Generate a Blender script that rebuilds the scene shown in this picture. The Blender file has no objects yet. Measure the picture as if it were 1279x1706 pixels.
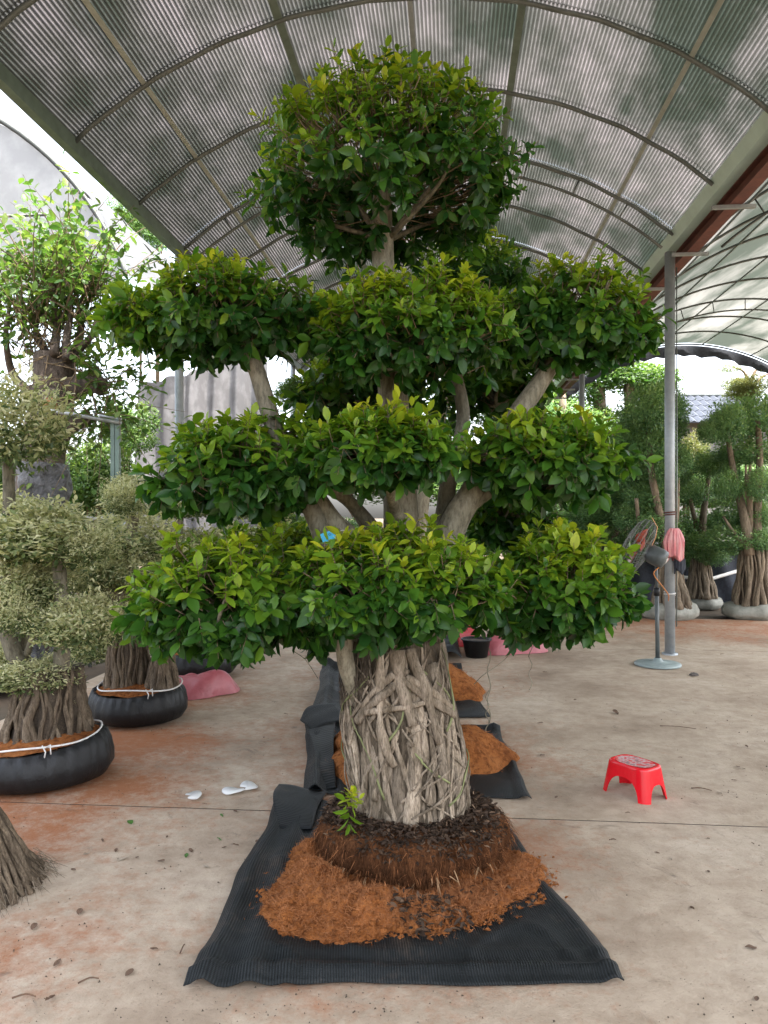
import bpy, bmesh, math, random
import numpy as np
from mathutils import Vector, Matrix

random.seed(7)
RNG = np.random.default_rng(11)
SC = bpy.context.scene
COL = SC.collection

# ------------------------------------------------------------------ camera, sky, sun, exposure
F = 1280.0                      # focal length in photograph pixels (1279 x 1706)
CAMZ = 1.5
cam_d = bpy.data.cameras.new('camera')
cam_d.sensor_fit = 'VERTICAL'; cam_d.sensor_height = 24.0
cam_d.lens = 24.0 * F / 1706.0
cam_d.shift_y = 7.0 / 1706.0
cam_d.clip_start = 0.05; cam_d.clip_end = 1500
cam = bpy.data.objects.new('camera', cam_d); COL.objects.link(cam)
cam.location = (0, 0, CAMZ); cam.rotation_euler = (math.radians(90), 0, 0)
SC.camera = cam

SUN_EL, SUN_AZ = 65.0, 118.0    # azimuth clockwise from +Y (camera forward); negative = from the left
world = bpy.data.worlds.new('World'); SC.world = world; world.use_nodes = True
wn = world.node_tree.nodes; wl = world.node_tree.links
sky = wn.new('ShaderNodeTexSky'); sky.sky_type = 'NISHITA'; sky.sun_disc = False
sky.sun_elevation = math.radians(SUN_EL); sky.sun_rotation = math.radians(SUN_AZ)
sky.air_density = 1.0; sky.dust_density = 5.0; sky.ozone_density = 1.0
hsv = wn.new('ShaderNodeHueSaturation'); hsv.inputs['Saturation'].default_value = 0.45
wl.new(sky.outputs[0], hsv.inputs['Color'])
wl.new(hsv.outputs[0], wn['Background'].inputs['Color'])
wn['Background'].inputs['Strength'].default_value = 0.15

sun_d = bpy.data.lights.new('sun', 'SUN'); sun_d.energy = 2.2; sun_d.angle = math.radians(1.0)
sun_d.color = (1.0, 0.95, 0.87)
sun = bpy.data.objects.new('sun', sun_d); COL.objects.link(sun)
_e, _a = math.radians(SUN_EL), math.radians(SUN_AZ)
sdir = Vector((math.sin(_a) * math.cos(_e), math.cos(_a) * math.cos(_e), math.sin(_e)))
sun.rotation_euler = sdir.to_track_quat('Z', 'Y').to_euler()
sun.location = (-6, -4, 12)

SC.view_settings.view_transform = 'Standard'; SC.view_settings.look = 'None'
SC.view_settings.gamma = 1.0; SC.view_settings.use_curve_mapping = False
SC.view_settings.exposure = 2.72
SC.render.engine = 'CYCLES'
SC.cycles.use_denoising = True
SC.cycles.max_bounces = 8; SC.cycles.diffuse_bounces = 4; SC.cycles.glossy_bounces = 2
SC.cycles.transmission_bounces = 4; SC.cycles.transparent_max_bounces = 8
SC.cycles.caustics_reflective = False; SC.cycles.caustics_refractive = False
SC.cycles.sample_clamp_indirect = 6.0

# ------------------------------------------------------------------ helpers
def P(px, py, Y):
    """photograph pixel + depth -> world point (used once to survey where things stand)"""
    return Vector(((px - 640) / F * Y, Y, CAMZ - (py - 860) / F * Y))
def G(px, py):
    """photograph pixel on the floor -> world point"""
    return P(px, py, CAMZ * F / (py - 860))
TH = 0.0857
def S(u, v, z=0.0):
    """shed coordinates (u across, v along) -> world"""
    return Vector((u * math.cos(TH) + v * math.sin(TH), -u * math.sin(TH) + v * math.cos(TH), z))

def tag(o, label=None, cat=None, group=None, kind=None):
    if label: o['label'] = label
    if cat: o['category'] = cat
    if group: o['group'] = group
    if kind: o['kind'] = kind
    return o
def empty(name, loc=(0, 0, 0), rz=0.0):
    o = bpy.data.objects.new(name, None); COL.objects.link(o)
    o.location = loc; o.rotation_euler = (0, 0, rz); o.empty_display_size = 0.1
    return o
def thing(name, label, cat, loc=(0, 0, 0), rz=0.0, group=None):
    return tag(empty(name, loc, rz), label, cat, group)
def link(name, me, mat=None, parent=None, smooth=True, world_verts=True):
    o = bpy.data.objects.new(name, me); COL.objects.link(o)
    if mat and not me.materials: me.materials.append(mat)
    if parent is not None:
        o.parent = parent
        if world_verts:            # vertices were given in world space: cancel the parent's own placement
            o.matrix_parent_inverse = wmat(parent).inverted()
    if smooth and len(me.polygons):
        me.polygons.foreach_set('use_smooth', np.ones(len(me.polygons), dtype=bool))
    return o
def wmat(o):
    m = o.matrix_basis.copy()
    if o.parent: m = wmat(o.parent) @ o.matrix_parent_inverse @ m
    return m
def mesh(name, V, Fc):
    me = bpy.data.meshes.new(name); me.from_pydata([tuple(v) for v in V], [], Fc); me.update()
    return me
def mobj(name, V, Fc, mat, parent=None, smooth=True, world_verts=True):
    return link(name, mesh(name, V, Fc), mat, parent, smooth, world_verts)
def fast_mesh(name, V, tris, attrs=None):
    """numpy vertices (N,3) and triangles (M,3) -> mesh, with float point attributes"""
    me = bpy.data.meshes.new(name)
    n, m = len(V), len(tris)
    me.vertices.add(n); me.vertices.foreach_set('co', np.ascontiguousarray(V, dtype=np.float32).ravel())
    me.loops.add(m * 3); me.loops.foreach_set('vertex_index', np.ascontiguousarray(tris, dtype=np.int32).ravel())
    me.polygons.add(m)
    me.polygons.foreach_set('loop_start', np.arange(0, m * 3, 3, dtype=np.int32))
    me.polygons.foreach_set('loop_total', np.full(m, 3, dtype=np.int32))
    me.update(calc_edges=True)
    for k, a in (attrs or {}).items():
        at = me.attributes.new(k, 'FLOAT', 'POINT'); at.data.foreach_set('value', np.ascontiguousarray(a, dtype=np.float32))
    return me
def set_attr(me, k, a):
    at = me.attributes.new(k, 'FLOAT', 'POINT'); at.data.foreach_set('value', np.asarray(a, dtype=np.float32))

class MB:
    """collects pieces of ONE part"""
    def __init__(s): s.V = []; s.F = []
    def add(s, V, Fc):
        b = len(s.V); s.V += [tuple(v) for v in V]; s.F += [tuple(i + b for i in f) for f in Fc]; return s
    def tube(s, pts, rad, seg=8, cap=True):
        V, Fc = tube(pts, rad, seg, cap); return s.add(V, Fc)
    def box(s, a, b):
        (x0, y0, z0), (x1, y1, z1) = a, b
        V = [(x0,y0,z0),(x1,y0,z0),(x1,y1,z0),(x0,y1,z0),(x0,y0,z1),(x1,y0,z1),(x1,y1,z1),(x0,y1,z1)]
        return s.add(V, [(0,3,2,1),(4,5,6,7),(0,1,5,4),(1,2,6,5),(2,3,7,6),(3,0,4,7)])
    def build(s, name, mat, parent=None, smooth=True, world_verts=True):
        return mobj(name, s.V, s.F, mat, parent, smooth, world_verts)

def tube(pts, rad, seg=8, cap=True):
    pts = [Vector(p) for p in pts]; n = len(pts)
    if not hasattr(rad, '__len__'): rad = [rad] * n
    V, Fc = [], []
    t0 = (pts[1] - pts[0]).normalized()
    a = t0.orthogonal().normalized()
    for i in range(n):
        t = (pts[min(i + 1, n - 1)] - pts[max(i - 1, 0)])
        t = t.normalized() if t.length > 1e-9 else t0
        a = (a - t * a.dot(t))
        a = a.normalized() if a.length > 1e-6 else t.orthogonal().normalized()
        b = t.cross(a)
        for k in range(seg):
            an = 2 * math.pi * k / seg
            V.append(pts[i] + (a * math.cos(an) + b * math.sin(an)) * rad[i])
    for i in range(n - 1):
        for k in range(seg):
            k2 = (k + 1) % seg
            Fc.append((i * seg + k, i * seg + k2, (i + 1) * seg + k2, (i + 1) * seg + k))
    if cap:
        Fc.append(tuple(range(seg - 1, -1, -1))); Fc.append(tuple((n - 1) * seg + k for k in range(seg)))
    return V, Fc
def spline(pts, n=20):
    pts = [Vector(p) for p in pts]
    q = [pts[0] * 2 - pts[1]] + pts + [pts[-1] * 2 - pts[-2]]
    out = []
    m = len(pts) - 1
    for i in range(n + 1):
        t = i / n * m; k = min(int(t), m - 1); f = t - k
        p0, p1, p2, p3 = q[k], q[k + 1], q[k + 2], q[k + 3]
        out.append(0.5 * ((2 * p1) + (p2 - p0) * f + (2 * p0 - 5 * p1 + 4 * p2 - p3) * f * f + (3 * p1 - p0 - 3 * p2 + p3) * f ** 3))
    return out
def lerp_list(vals, n):
    x = np.linspace(0, len(vals) - 1, n + 1); return list(np.interp(x, range(len(vals)), vals))

_NK = RNG.normal(size=(10, 3)); _NP = RNG.uniform(0, 6.28, size=10)
def sn(Pn, freq=1.0, seed=0.0):
    """cheap smooth noise, about -1..1, vectorised"""
    Pn = np.atleast_2d(np.asarray(Pn, dtype=float)) * freq
    v = np.zeros(len(Pn))
    for i in range(10):
        v += np.sin(Pn @ _NK[i] * 1.6 + _NP[i] * (1 + seed * 1.37) + seed * (i + 1))
    return v / 4.5
_NKL = [tuple(k) for k in _NK]; _NPL = [float(q) for q in _NP]
def nz(x, y, z=0.0, freq=1.0, seed=0.0):
    v = 0.0; f = freq * 1.6
    for i in range(10):
        k = _NKL[i]; v += math.sin((x * k[0] + y * k[1] + z * k[2]) * f + _NPL[i] * (1 + seed * 1.37) + seed * (i + 1))
    return v / 4.5
def fbm(Pn, freq=1.0, seed=0.0, octv=4):
    v = 0.0; a = 1.0
    for k in range(octv):
        v = v + a * sn(Pn, freq * 2.1 ** k, seed + k * 3.1); a *= 0.5
    return v / 1.6

# ------------------------------------------------------------------ materials
def mat(name):
    m = bpy.data.materials.new(name); m.use_nodes = True
    nt = m.node_tree; b = nt.nodes['Principled BSDF']
    return m, nt, b
def N(nt, t, **kw):
    n = nt.nodes.new(t)
    for k, v in kw.items():
        if k in n.inputs.keys(): n.inputs[k].default_value = v
        else: setattr(n, k, v)
    return n
def ramp(nt, stops, interp='LINEAR'):
    r = nt.nodes.new('ShaderNodeValToRGB'); r.color_ramp.interpolation = interp
    el = r.color_ramp.elements
    while len(el) > 1: el.remove(el[-1])
    el[0].position = stops[0][0]; el[0].color = (*stops[0][1], 1)
    for p, c in stops[1:]:
        e = el.new(p); e.color = (*c, 1)
    return r
def bump(nt, b, height, strength=0.3, dist=0.02):
    bp = N(nt, 'ShaderNodeBump', Strength=strength, Distance=dist)
    nt.links.new(height, bp.inputs['Height']); nt.links.new(bp.outputs[0], b.inputs['Normal']); return bp
def simple(name, c1, c2=None, rough=0.6, scale=8.0, bstr=0.15, bdist=0.01, metal=0.0, detail=6, stretch=None, spec=0.5, vary=0.0):
    m, nt, b = mat(name)
    c2 = c2 or tuple(x * 0.7 for x in c1)
    tc = N(nt, 'ShaderNodeTexCoord')
    mp = N(nt, 'ShaderNodeMapping')
    if stretch: mp.inputs['Scale'].default_value = stretch
    nt.links.new(tc.outputs['Object'], mp.inputs[0])
    no = N(nt, 'ShaderNodeTexNoise', Scale=scale, Detail=detail, Roughness=0.65)
    nt.links.new(mp.outputs[0], no.inputs['Vector'])
    r = ramp(nt, [(0.32, c2), (0.68, c1)])
    nt.links.new(no.outputs['Fac'], r.inputs[0])
    csock = r.outputs[0]; hsock = no.outputs['Fac']
    if vary:
        oi = N(nt, 'ShaderNodeObjectInfo'); rr = ramp(nt, [(0, (1 - vary,) * 3), (1, (1 + vary * .5,) * 3)]); nt.links.new(oi.outputs['Random'], rr.inputs[0])
        n2 = N(nt, 'ShaderNodeTexNoise', Scale=scale * 7, Detail=5, Roughness=0.7); nt.links.new(mp.outputs[0], n2.inputs['Vector'])
        r2 = ramp(nt, [(0.32, (0.42, 0.40, 0.37)), (0.58, (1.12, 1.12, 1.12))]); nt.links.new(n2.outputs['Fac'], r2.inputs[0])
        for other in (rr.outputs[0], r2.outputs[0]):
            mm = N(nt, 'ShaderNodeMix', data_type='RGBA', blend_type='MULTIPLY'); mm.inputs[0].default_value = 1.0
            nt.links.new(csock, mm.inputs[6]); nt.links.new(other, mm.inputs[7]); csock = mm.outputs[2]
        ad = N(nt, 'ShaderNodeMath', operation='MULTIPLY_ADD'); nt.links.new(n2.outputs['Fac'], ad.inputs[0]); ad.inputs[1].default_value = 0.5; nt.links.new(no.outputs['Fac'], ad.inputs[2]); hsock = ad.outputs[0]
    nt.links.new(csock, b.inputs['Base Color'])
    b.inputs['Roughness'].default_value = rough; b.inputs['Metallic'].default_value = metal
    b.inputs['Specular IOR Level'].default_value = spec
    if bstr: bump(nt, b, hsock, bstr, bdist)
    return m
def leafmat(name, stops, rough=0.4, trans=0.3, spec=0.5, tcol=1.6):
    """colour follows the leaf's own age ('tone'), thin-leaf translucency"""
    m, nt, b = mat(name)
    at = N(nt, 'ShaderNodeAttribute', attribute_name='tone')
    r = ramp(nt, stops)
    nt.links.new(at.outputs['Fac'], r.inputs[0])
    nt.links.new(r.outputs[0], b.inputs['Base Color'])
    b.inputs['Roughness'].default_value = rough; b.inputs['Specular IOR Level'].default_value = spec
    tr = N(nt, 'ShaderNodeBsdfTranslucent')
    mul = N(nt, 'ShaderNodeMix', data_type='RGBA', blend_type='MULTIPLY'); mul.inputs[0].default_value = 1.0
    nt.links.new(r.outputs[0], mul.inputs[6]); mul.inputs[7].default_value = (tcol, tcol * 1.05, tcol * 0.6, 1)
    nt.links.new(mul.outputs[2], tr.inputs['Color'])
    mx = N(nt, 'ShaderNodeMixShader'); mx.inputs[0].default_value = trans
    nt.links.new(b.outputs[0], mx.inputs[1]); nt.links.new(tr.outputs[0], mx.inputs[2])
    nt.links.new(mx.outputs[0], nt.nodes['Material Output'].inputs['Surface'])
    return m

M = {}
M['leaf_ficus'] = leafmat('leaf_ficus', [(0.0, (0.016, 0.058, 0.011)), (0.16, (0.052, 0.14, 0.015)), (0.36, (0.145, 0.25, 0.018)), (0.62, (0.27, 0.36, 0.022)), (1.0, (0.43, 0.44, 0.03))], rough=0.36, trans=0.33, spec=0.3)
M['leaf_small'] = leafmat('leaf_small', [(0.0, (0.05, 0.125, 0.05)), (0.5, (0.14, 0.265, 0.095)), (1.0, (0.31, 0.43, 0.15))], rough=0.45, trans=0.25)
M['leaf_bright'] = leafmat('leaf_bright', [(0.0, (0.04, 0.10, 0.02)), (0.5, (0.085, 0.165, 0.032)), (1.0, (0.18, 0.24, 0.055))], rough=0.5, trans=0.38)
M['leaf_variegated'] = leafmat('leaf_variegated', [(0.0, (0.055, 0.095, 0.03)), (0.35, (0.15, 0.20, 0.07)), (0.6, (0.34, 0.365, 0.17)), (1.0, (0.64, 0.62, 0.38))], rough=0.5, trans=0.3, tcol=1.1)
M['leaf_yellow'] = leafmat('leaf_yellow', [(0.0, (0.09, 0.12, 0.03)), (0.5, (0.15, 0.175, 0.05)), (1.0, (0.23, 0.20, 0.08))], rough=0.5, trans=0.4)
M['twig'] = simple('twig', (0.22, 0.16, 0.095), (0.10, 0.07, 0.04), 0.8, 30)
M['bark'] = simple('bark', (0.30, 0.27, 0.20), (0.13, 0.115, 0.075), 0.8, 9, 0.4, 0.01, stretch=(1, 1, 0.35), vary=0.3)
M['root'] = simple('root', (0.42, 0.345, 0.265), (0.14, 0.108, 0.073), 0.85, 14, 1.0, 0.010, stretch=(1.6, 1.6, 0.35), vary=.4, spec=.2)
M['root_green'] = simple('root_green', (0.22, 0.235, 0.10), (0.11, 0.12, 0.05), 0.75, 14, 0.3)
M['root_core'] = simple('root_core', (0.20, 0.16, 0.115), (0.06, 0.046, 0.032), 0.9, 18, 1.0, 0.02, stretch=(1.6, 1.6, .3), vary=.2, spec=.2)
M['root_brown'] = simple('root_brown', (0.22, 0.17, 0.12), (0.07, 0.052, 0.036), 0.85, 14, 0.6, 0.01, stretch=(1.6, 1.6, .35), vary=.35, spec=.2)
M['root_dark'] = simple('root_dark', (0.11, 0.08, 0.055), (0.04, 0.03, 0.02), 0.9, 16, 0.6, vary=0.3)
M['root_tan'] = simple('root_tan', (0.30, 0.24, 0.17), (0.12, 0.09, 0.06), 0.85, 10, 0.5, 0.02, stretch=(1, 1, 0.15), vary=0.3)
M['rough_bark'] = simple('rough_bark', (0.20, 0.155, 0.125), (0.07, 0.055, 0.045), 0.9, 22, 0.9, 0.03, stretch=(1, 1, 0.5), vary=0.3)
M['cut_wood'] = simple('cut_wood', (0.38, 0.17, 0.07), (0.24, 0.11, 0.05), 0.8, 20)
M['grey_wrap'] = simple('grey_wrap', (0.17, 0.17, 0.18), (0.05, 0.05, 0.055), 0.38, 13, 1.0, 0.05)
M['coir'] = simple('coir', (0.36, 0.135, 0.046), (0.15, 0.052, 0.018), 0.95, 26, 0.9, 0.02, spec=0.1, vary=0.01)
M['coir_fibre'] = simple('coir_fibre', (0.43, 0.17, 0.06), (0.2, 0.075, 0.025), 0.9, 40, 0)
M['rootball'] = simple('rootball', (0.20, 0.082, 0.034), (0.055, 0.026, 0.013), 0.95, 22, 1.0, 0.03, stretch=(1, 1, 0.35), spec=0.1, vary=0.01)
M['pale_fibre'] = simple('pale_fibre', (0.38, 0.25, 0.14), (0.28, 0.15, 0.07), 0.9, 20, 0)
M['litter'] = leafmat('litter', [(0.0, (0.022, 0.015, 0.011)), (0.55, (0.065, 0.042, 0.029)), (0.88, (0.15, 0.095, 0.06)), (1.0, (0.34, 0.25, 0.17))], rough=0.8, trans=0.05, spec=.15)
M['galv'] = simple('galv', (0.42, 0.45, 0.47), (0.28, 0.31, 0.33), 0.45, 7, 0.05, metal=0.4)
M['pipe_grey'] = simple('pipe_grey', (0.17, 0.19, 0.185), (0.10, 0.115, 0.11), 0.5, 7, 0.05, metal=0.3)
M['pipe_dark'] = simple('pipe_dark', (0.06, 0.065, 0.06), (0.04, 0.045, 0.04), 0.5, 7, 0.05, metal=0.3)
M['purlin_pale'] = simple('purlin_pale', (0.390, 0.420, 0.390), (0.285, 0.315, 0.285), 0.5, 7, 0.05)
M['purlin_green'] = simple('purlin_green', (0.16, 0.21, 0.18), (0.09, 0.12, 0.10), 0.5, 7, 0.05)
M['gutter'] = simple('gutter', (0.60, 0.80, 0.76), (0.50, 0.68, 0.65), 0.5, 4, 0.05)
M['rust_beam'] = simple('rust_beam', (0.17, 0.06, 0.045), (0.09, 0.035, 0.03), 0.75, 9, 0.2)
M['green_post'] = simple('green_post', (0.16, 0.23, 0.20), (0.10, 0.15, 0.13), 0.55, 9, 0.1)
M['white_film'] = None
M['black_plastic'] = simple('black_plastic', (0.012, 0.013, 0.014), (0.006, 0.006, 0.007), 0.45, 16, 0.5, 0.02, stretch=(1, 1, .5), spec=.35)
M['white_strap'] = simple('white_strap', (0.75, 0.74, 0.72), (0.6, 0.58, 0.55), 0.6, 20, 0.1)
M['pale_sack'] = simple('pale_sack', (0.33, 0.33, 0.29), (0.19, 0.195, 0.165), 0.7, 9, 0.5, 0.03)
M['pink_sack'] = simple('pink_sack', (0.450, 0.128, 0.150), (0.315, 0.068, 0.083), 0.4, 6, 0.5, 0.03)
M['red_bag'] = simple('red_bag', (0.62, 0.06, 0.07), (0.45, 0.04, 0.05), 0.35, 8, 0.4, 0.02)
M['pink_bag'] = simple('pink_bag', (0.55, 0.10, 0.12), (0.66, 0.34, 0.33), 0.35, 34, 0.6, 0.02, stretch=(1, 1, 0.15))
M['dark_cloth'] = simple('dark_cloth', (0.035, 0.045, 0.06), (0.02, 0.02, 0.03), 0.8, 20, 0.4)
M['grey_plastic'] = simple('grey_plastic', (0.10, 0.115, 0.115), (0.06, 0.07, 0.07), 0.4, 12, 0.05)
M['fan_base'] = simple('fan_base', (0.30, 0.36, 0.35), (0.22, 0.27, 0.27), 0.4, 12, 0.05)
M['wire'] = simple('wire', (0.22, 0.24, 0.22), (0.16, 0.17, 0.16), 0.4, 12, 0, metal=0.5)
M['orange_tape'] = simple('orange_tape', (0.62, 0.24, 0.06), (0.5, 0.18, 0.05), 0.6, 12, 0)
M['blade_red'] = simple('blade_red', (0.36, 0.06, 0.03), (0.28, 0.045, 0.025), 0.35, 12, 0)
M['blue_tag'] = simple('blue_tag', (0.02, 0.33, 0.55), (0.02, 0.27, 0.48), 0.4, 12, 0.05)
M['dark_ink'] = simple('dark_ink', (0.03, 0.04, 0.06), (0.02, 0.03, 0.05), 0.6, 12, 0)
M['eggshell'] = simple('eggshell', (0.738, 0.738, 0.720), (0.630, 0.630, 0.612), 0.5, 12, 0.1)
M['dry_leaf'] = simple('dry_leaf', (0.17, 0.095, 0.055), (0.07, 0.045, 0.03), 0.8, 60, 0.2)
M['pale_dry_leaf'] = simple('pale_dry_leaf', (0.38, 0.32, 0.25), (0.26, 0.21, 0.15), 0.8, 60, 0.2)
M['green_scrap'] = simple('green_scrap', (0.06, 0.15, 0.02), (0.035, 0.10, 0.012), 0.5, 60, 0.1)
M['joint_dirt'] = simple('joint_dirt', (0.05, 0.035, 0.025), (0.025, 0.018, 0.013), .95, 20, .2)
M['stone'] = simple('stone', (0.13, 0.11, 0.10), (0.07, 0.06, 0.055), 0.9, 40, 0.5)
M['roof_tile'] = simple('roof_tile', (0.055, 0.065, 0.085), (0.035, 0.043, 0.06), 0.6, 6, 0.2)
M['house_wall'] = simple('house_wall', (0.2, 0.19, 0.18), (0.16, 0.155, 0.15), 0.8, 4, 0.1)

def concrete():
    m, nt, b = mat('dusty_concrete')
    L = nt.links.new
    tc = N(nt, 'ShaderNodeTexCoord'); geo = N(nt, 'ShaderNodeNewGeometry')
    pos = geo.outputs['Position']
    n1 = N(nt, 'ShaderNodeTexNoise', Scale=0.9, Detail=8, Roughness=0.6); L(pos, n1.inputs['Vector'])
    n2 = N(nt, 'ShaderNodeTexNoise', Scale=9.0, Detail=10, Roughness=0.7); L(pos, n2.inputs['Vector'])
    n3 = N(nt, 'ShaderNodeTexNoise', Scale=2.2, Detail=9, Roughness=0.7, Distortion=0.8); L(pos, n3.inputs['Vector'])
    n4 = N(nt, 'ShaderNodeTexNoise', Scale=70.0, Detail=4, Roughness=0.7); L(pos, n4.inputs['Vector'])
    base = ramp(nt, [(0.3, (0.27, 0.203, 0.146)), (0.5, (0.445, 0.358, 0.27)), (0.7, (0.55, 0.465, 0.37))]); L(n1.outputs[0], base.inputs[0])
    fine = ramp(nt, [(0.3, (0.66, 0.62, 0.58)), (0.6, (1.0, 1.0, 1.0))]); L(n2.outputs[0], fine.inputs[0])
    mul = N(nt, 'ShaderNodeMix', data_type='RGBA', blend_type='MULTIPLY'); mul.inputs[0].default_value = 0.8
    L(base.outputs[0], mul.inputs[6]); L(fine.outputs[0], mul.inputs[7])
    # rust coloured coir dust trodden into the floor: around the bags on the left and the mats
    at = N(nt, 'ShaderNodeAttribute', attribute_name='dust')
    mr = ramp(nt, [(0.40, (0, 0, 0)), (0.62, (1, 1, 1))]); L(n3.outputs[0], mr.inputs[0])
    add = N(nt, 'ShaderNodeMath', operation='MULTIPLY_ADD', use_clamp=True)
    L(at.outputs['Fac'], add.inputs[0]); add.inputs[1].default_value = 1.6
    m2 = N(nt, 'ShaderNodeMath', operation='MULTIPLY_ADD'); L(mr.outputs[0], m2.inputs[0]); m2.inputs[1].default_value = 0.30; m2.inputs[2].default_value = -0.12
    L(m2.outputs[0], add.inputs[2])
    nb = N(nt, 'ShaderNodeTexNoise', Scale=16.0, Detail=9, Roughness=0.75); L(pos, nb.inputs['Vector'])
    br = N(nt, 'ShaderNodeMath', operation='MULTIPLY_ADD'); L(nb.outputs[0], br.inputs[0]); br.inputs[1].default_value = 2.4; br.inputs[2].default_value = -1.45
    ab = N(nt, 'ShaderNodeMath', operation='MULTIPLY_ADD', use_clamp=True); L(add.outputs[0], ab.inputs[0]); ab.inputs[1].default_value = 1.25; L(br.outputs[0], ab.inputs[2])
    gate = N(nt, 'ShaderNodeMath', operation='MULTIPLY', use_clamp=True); L(ab.outputs[0], gate.inputs[0]); gate.inputs[1].default_value = 0.95
    dm = N(nt, 'ShaderNodeMix', data_type='RGBA'); L(gate.outputs[0], dm.inputs[0]); L(mul.outputs[2], dm.inputs[6]); dm.inputs[7].default_value = (0.31, 0.12, 0.05, 1)
    # dark scuffs
    n5 = N(nt, 'ShaderNodeTexNoise', Scale=3.4, Detail=8, Roughness=0.75, Distortion=1.6); L(pos, n5.inputs['Vector'])
    sr = ramp(nt, [(0.58, (0, 0, 0)), (0.74, (0.75, 0.75, 0.75))]); L(n5.outputs[0], sr.inputs[0])
    sm = N(nt, 'ShaderNodeMix', data_type='RGBA'); L(sr.outputs[0], sm.inputs[0]); L(dm.outputs[2], sm.inputs[6]); sm.inputs[7].default_value = (0.085, 0.065, 0.05, 1)
    # grit specks
    gr = ramp(nt, [(0.30, (0.45, 0.42, 0.40)), (0.40, (1, 1, 1))]); L(n4.outputs[0], gr.inputs[0])
    gm = N(nt, 'ShaderNodeMix', data_type='RGBA', blend_type='MULTIPLY'); gm.inputs[0].default_value = 0.6
    L(sm.outputs[2], gm.inputs[6]); L(gr.outputs[0], gm.inputs[7])
    L(gm.outputs[2], b.inputs['Base Color'])
    b.inputs['Roughness'].default_value = 0.78; b.inputs['Specular IOR Level'].default_value = 0.3
    hs = N(nt, 'ShaderNodeMath', operation='ADD'); L(n2.outputs[0], hs.inputs[0]); L(n4.outputs[0], hs.inputs[1])
    bump(nt, b, hs.outputs[0], 0.35, 0.012)
    return m
M['concrete'] = concrete()
def coirmat():
    m, nt, b = mat('coir'); L = nt.links.new
    geo = N(nt, 'ShaderNodeNewGeometry')
    def no(s, d): 
        q = N(nt, 'ShaderNodeTexNoise', Scale=s, Detail=d, Roughness=.7); L(geo.outputs['Position'], q.inputs['Vector']); return q.outputs['Fac']
    a, c, f = no(5.5, 6), no(34, 6), no(150, 3)
    r1 = ramp(nt, [(.34, (0.20, 0.066, 0.021)), (.5, (0.40, 0.145, 0.044)), (.68, (0.50, 0.20, 0.068))]); L(a, r1.inputs[0])
    r2 = ramp(nt, [(.32, (.38, .34, .32)), (.55, (1.05, 1.05, 1.05))]); L(c, r2.inputs[0])
    mm = N(nt, 'ShaderNodeMix', data_type='RGBA', blend_type='MULTIPLY'); mm.inputs[0].default_value = 1.0
    L(r1.outputs[0], mm.inputs[6]); L(r2.outputs[0], mm.inputs[7]); L(mm.outputs[2], b.inputs['Base Color'])
    b.inputs['Roughness'].default_value = .95; b.inputs['Specular IOR Level'].default_value = .1
    ad = N(nt, 'ShaderNodeMath', operation='ADD'); L(c, ad.inputs[0]); L(f, ad.inputs[1]); bump(nt, b, ad.outputs[0], 1.0, .02)
    return m
M['coir'] = coirmat()
M['soil'] = simple('soil', (0.115, 0.078, 0.05), (0.06, 0.048, 0.028), 0.95, 1.3, 0.5, 0.05, detail=10)

def corrugated():
    """old translucent corrugated sheet: dirt, tree shadows painted as patches, valleys darkened to deepen the rib shading"""
    m, nt, b = mat('corrugated_sheet'); L = nt.links.new
    rib = N(nt, 'ShaderNodeAttribute', attribute_name='rib')
    ua = N(nt, 'ShaderNodeAttribute', attribute_name='ua'); va = N(nt, 'ShaderNodeAttribute', attribute_name='va')
    cx = N(nt, 'ShaderNodeCombineXYZ'); L(ua.outputs['Fac'], cx.inputs[0]); L(va.outputs['Fac'], cx.inputs[1])
    def streak(sx, sy, sc, lo, hi, c0, c1, det=6):
        mp = N(nt, 'ShaderNodeMapping'); mp.inputs['Scale'].default_value = (sx, sy, 1); L(cx.outputs[0], mp.inputs[0])
        no = N(nt, 'ShaderNodeTexNoise', Scale=sc, Detail=det, Roughness=0.6); L(mp.outputs[0], no.inputs['Vector'])
        r = ramp(nt, [(lo, c0), (hi, c1)]); L(no.outputs[0], r.inputs[0]); return r.outputs[0]
    big = streak(1.0, 0.55, 1.1, 0.40, 0.62, (0.021, 0.026, 0.022), (0.112, 0.100, 0.103))  # tree shadows and fallen leaves painted in as dark green patches, with dirt
    blot = streak(3.0, 1.1, 1.2, 0.42, 0.60, (0.52, 0.58, 0.52), (1, 1, 1))  # finer blotches of painted shadow and dirt
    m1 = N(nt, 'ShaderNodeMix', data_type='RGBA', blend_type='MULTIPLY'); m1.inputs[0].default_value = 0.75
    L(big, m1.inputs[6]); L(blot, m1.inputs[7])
    rr = ramp(nt, [(0.2, (0.34, 0.35, 0.34)), (0.6, (0.6, 0.6, 0.59)), (0.92, (1.0, 1.0, 1.0))]); L(rib.outputs['Fac'], rr.inputs[0])  # valleys painted darker to strengthen the rib shading, some dirt too
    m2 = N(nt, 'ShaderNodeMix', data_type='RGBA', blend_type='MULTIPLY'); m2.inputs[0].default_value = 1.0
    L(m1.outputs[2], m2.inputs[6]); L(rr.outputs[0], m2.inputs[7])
    tr = N(nt, 'ShaderNodeBsdfTranslucent'); L(m2.outputs[2], tr.inputs['Color'])
    b.inputs['Base Color'].default_value = (0.30, 0.32, 0.29, 1); b.inputs['Roughness'].default_value = 0.5
    mx = N(nt, 'ShaderNodeMixShader'); mx.inputs[0].default_value = 0.8
    L(b.outputs[0], mx.inputs[1]); L(tr.outputs[0], mx.inputs[2]); L(mx.outputs[0], nt.nodes['Material Output'].inputs['Surface'])
    return m
M['corrugated'] = corrugated()
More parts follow.
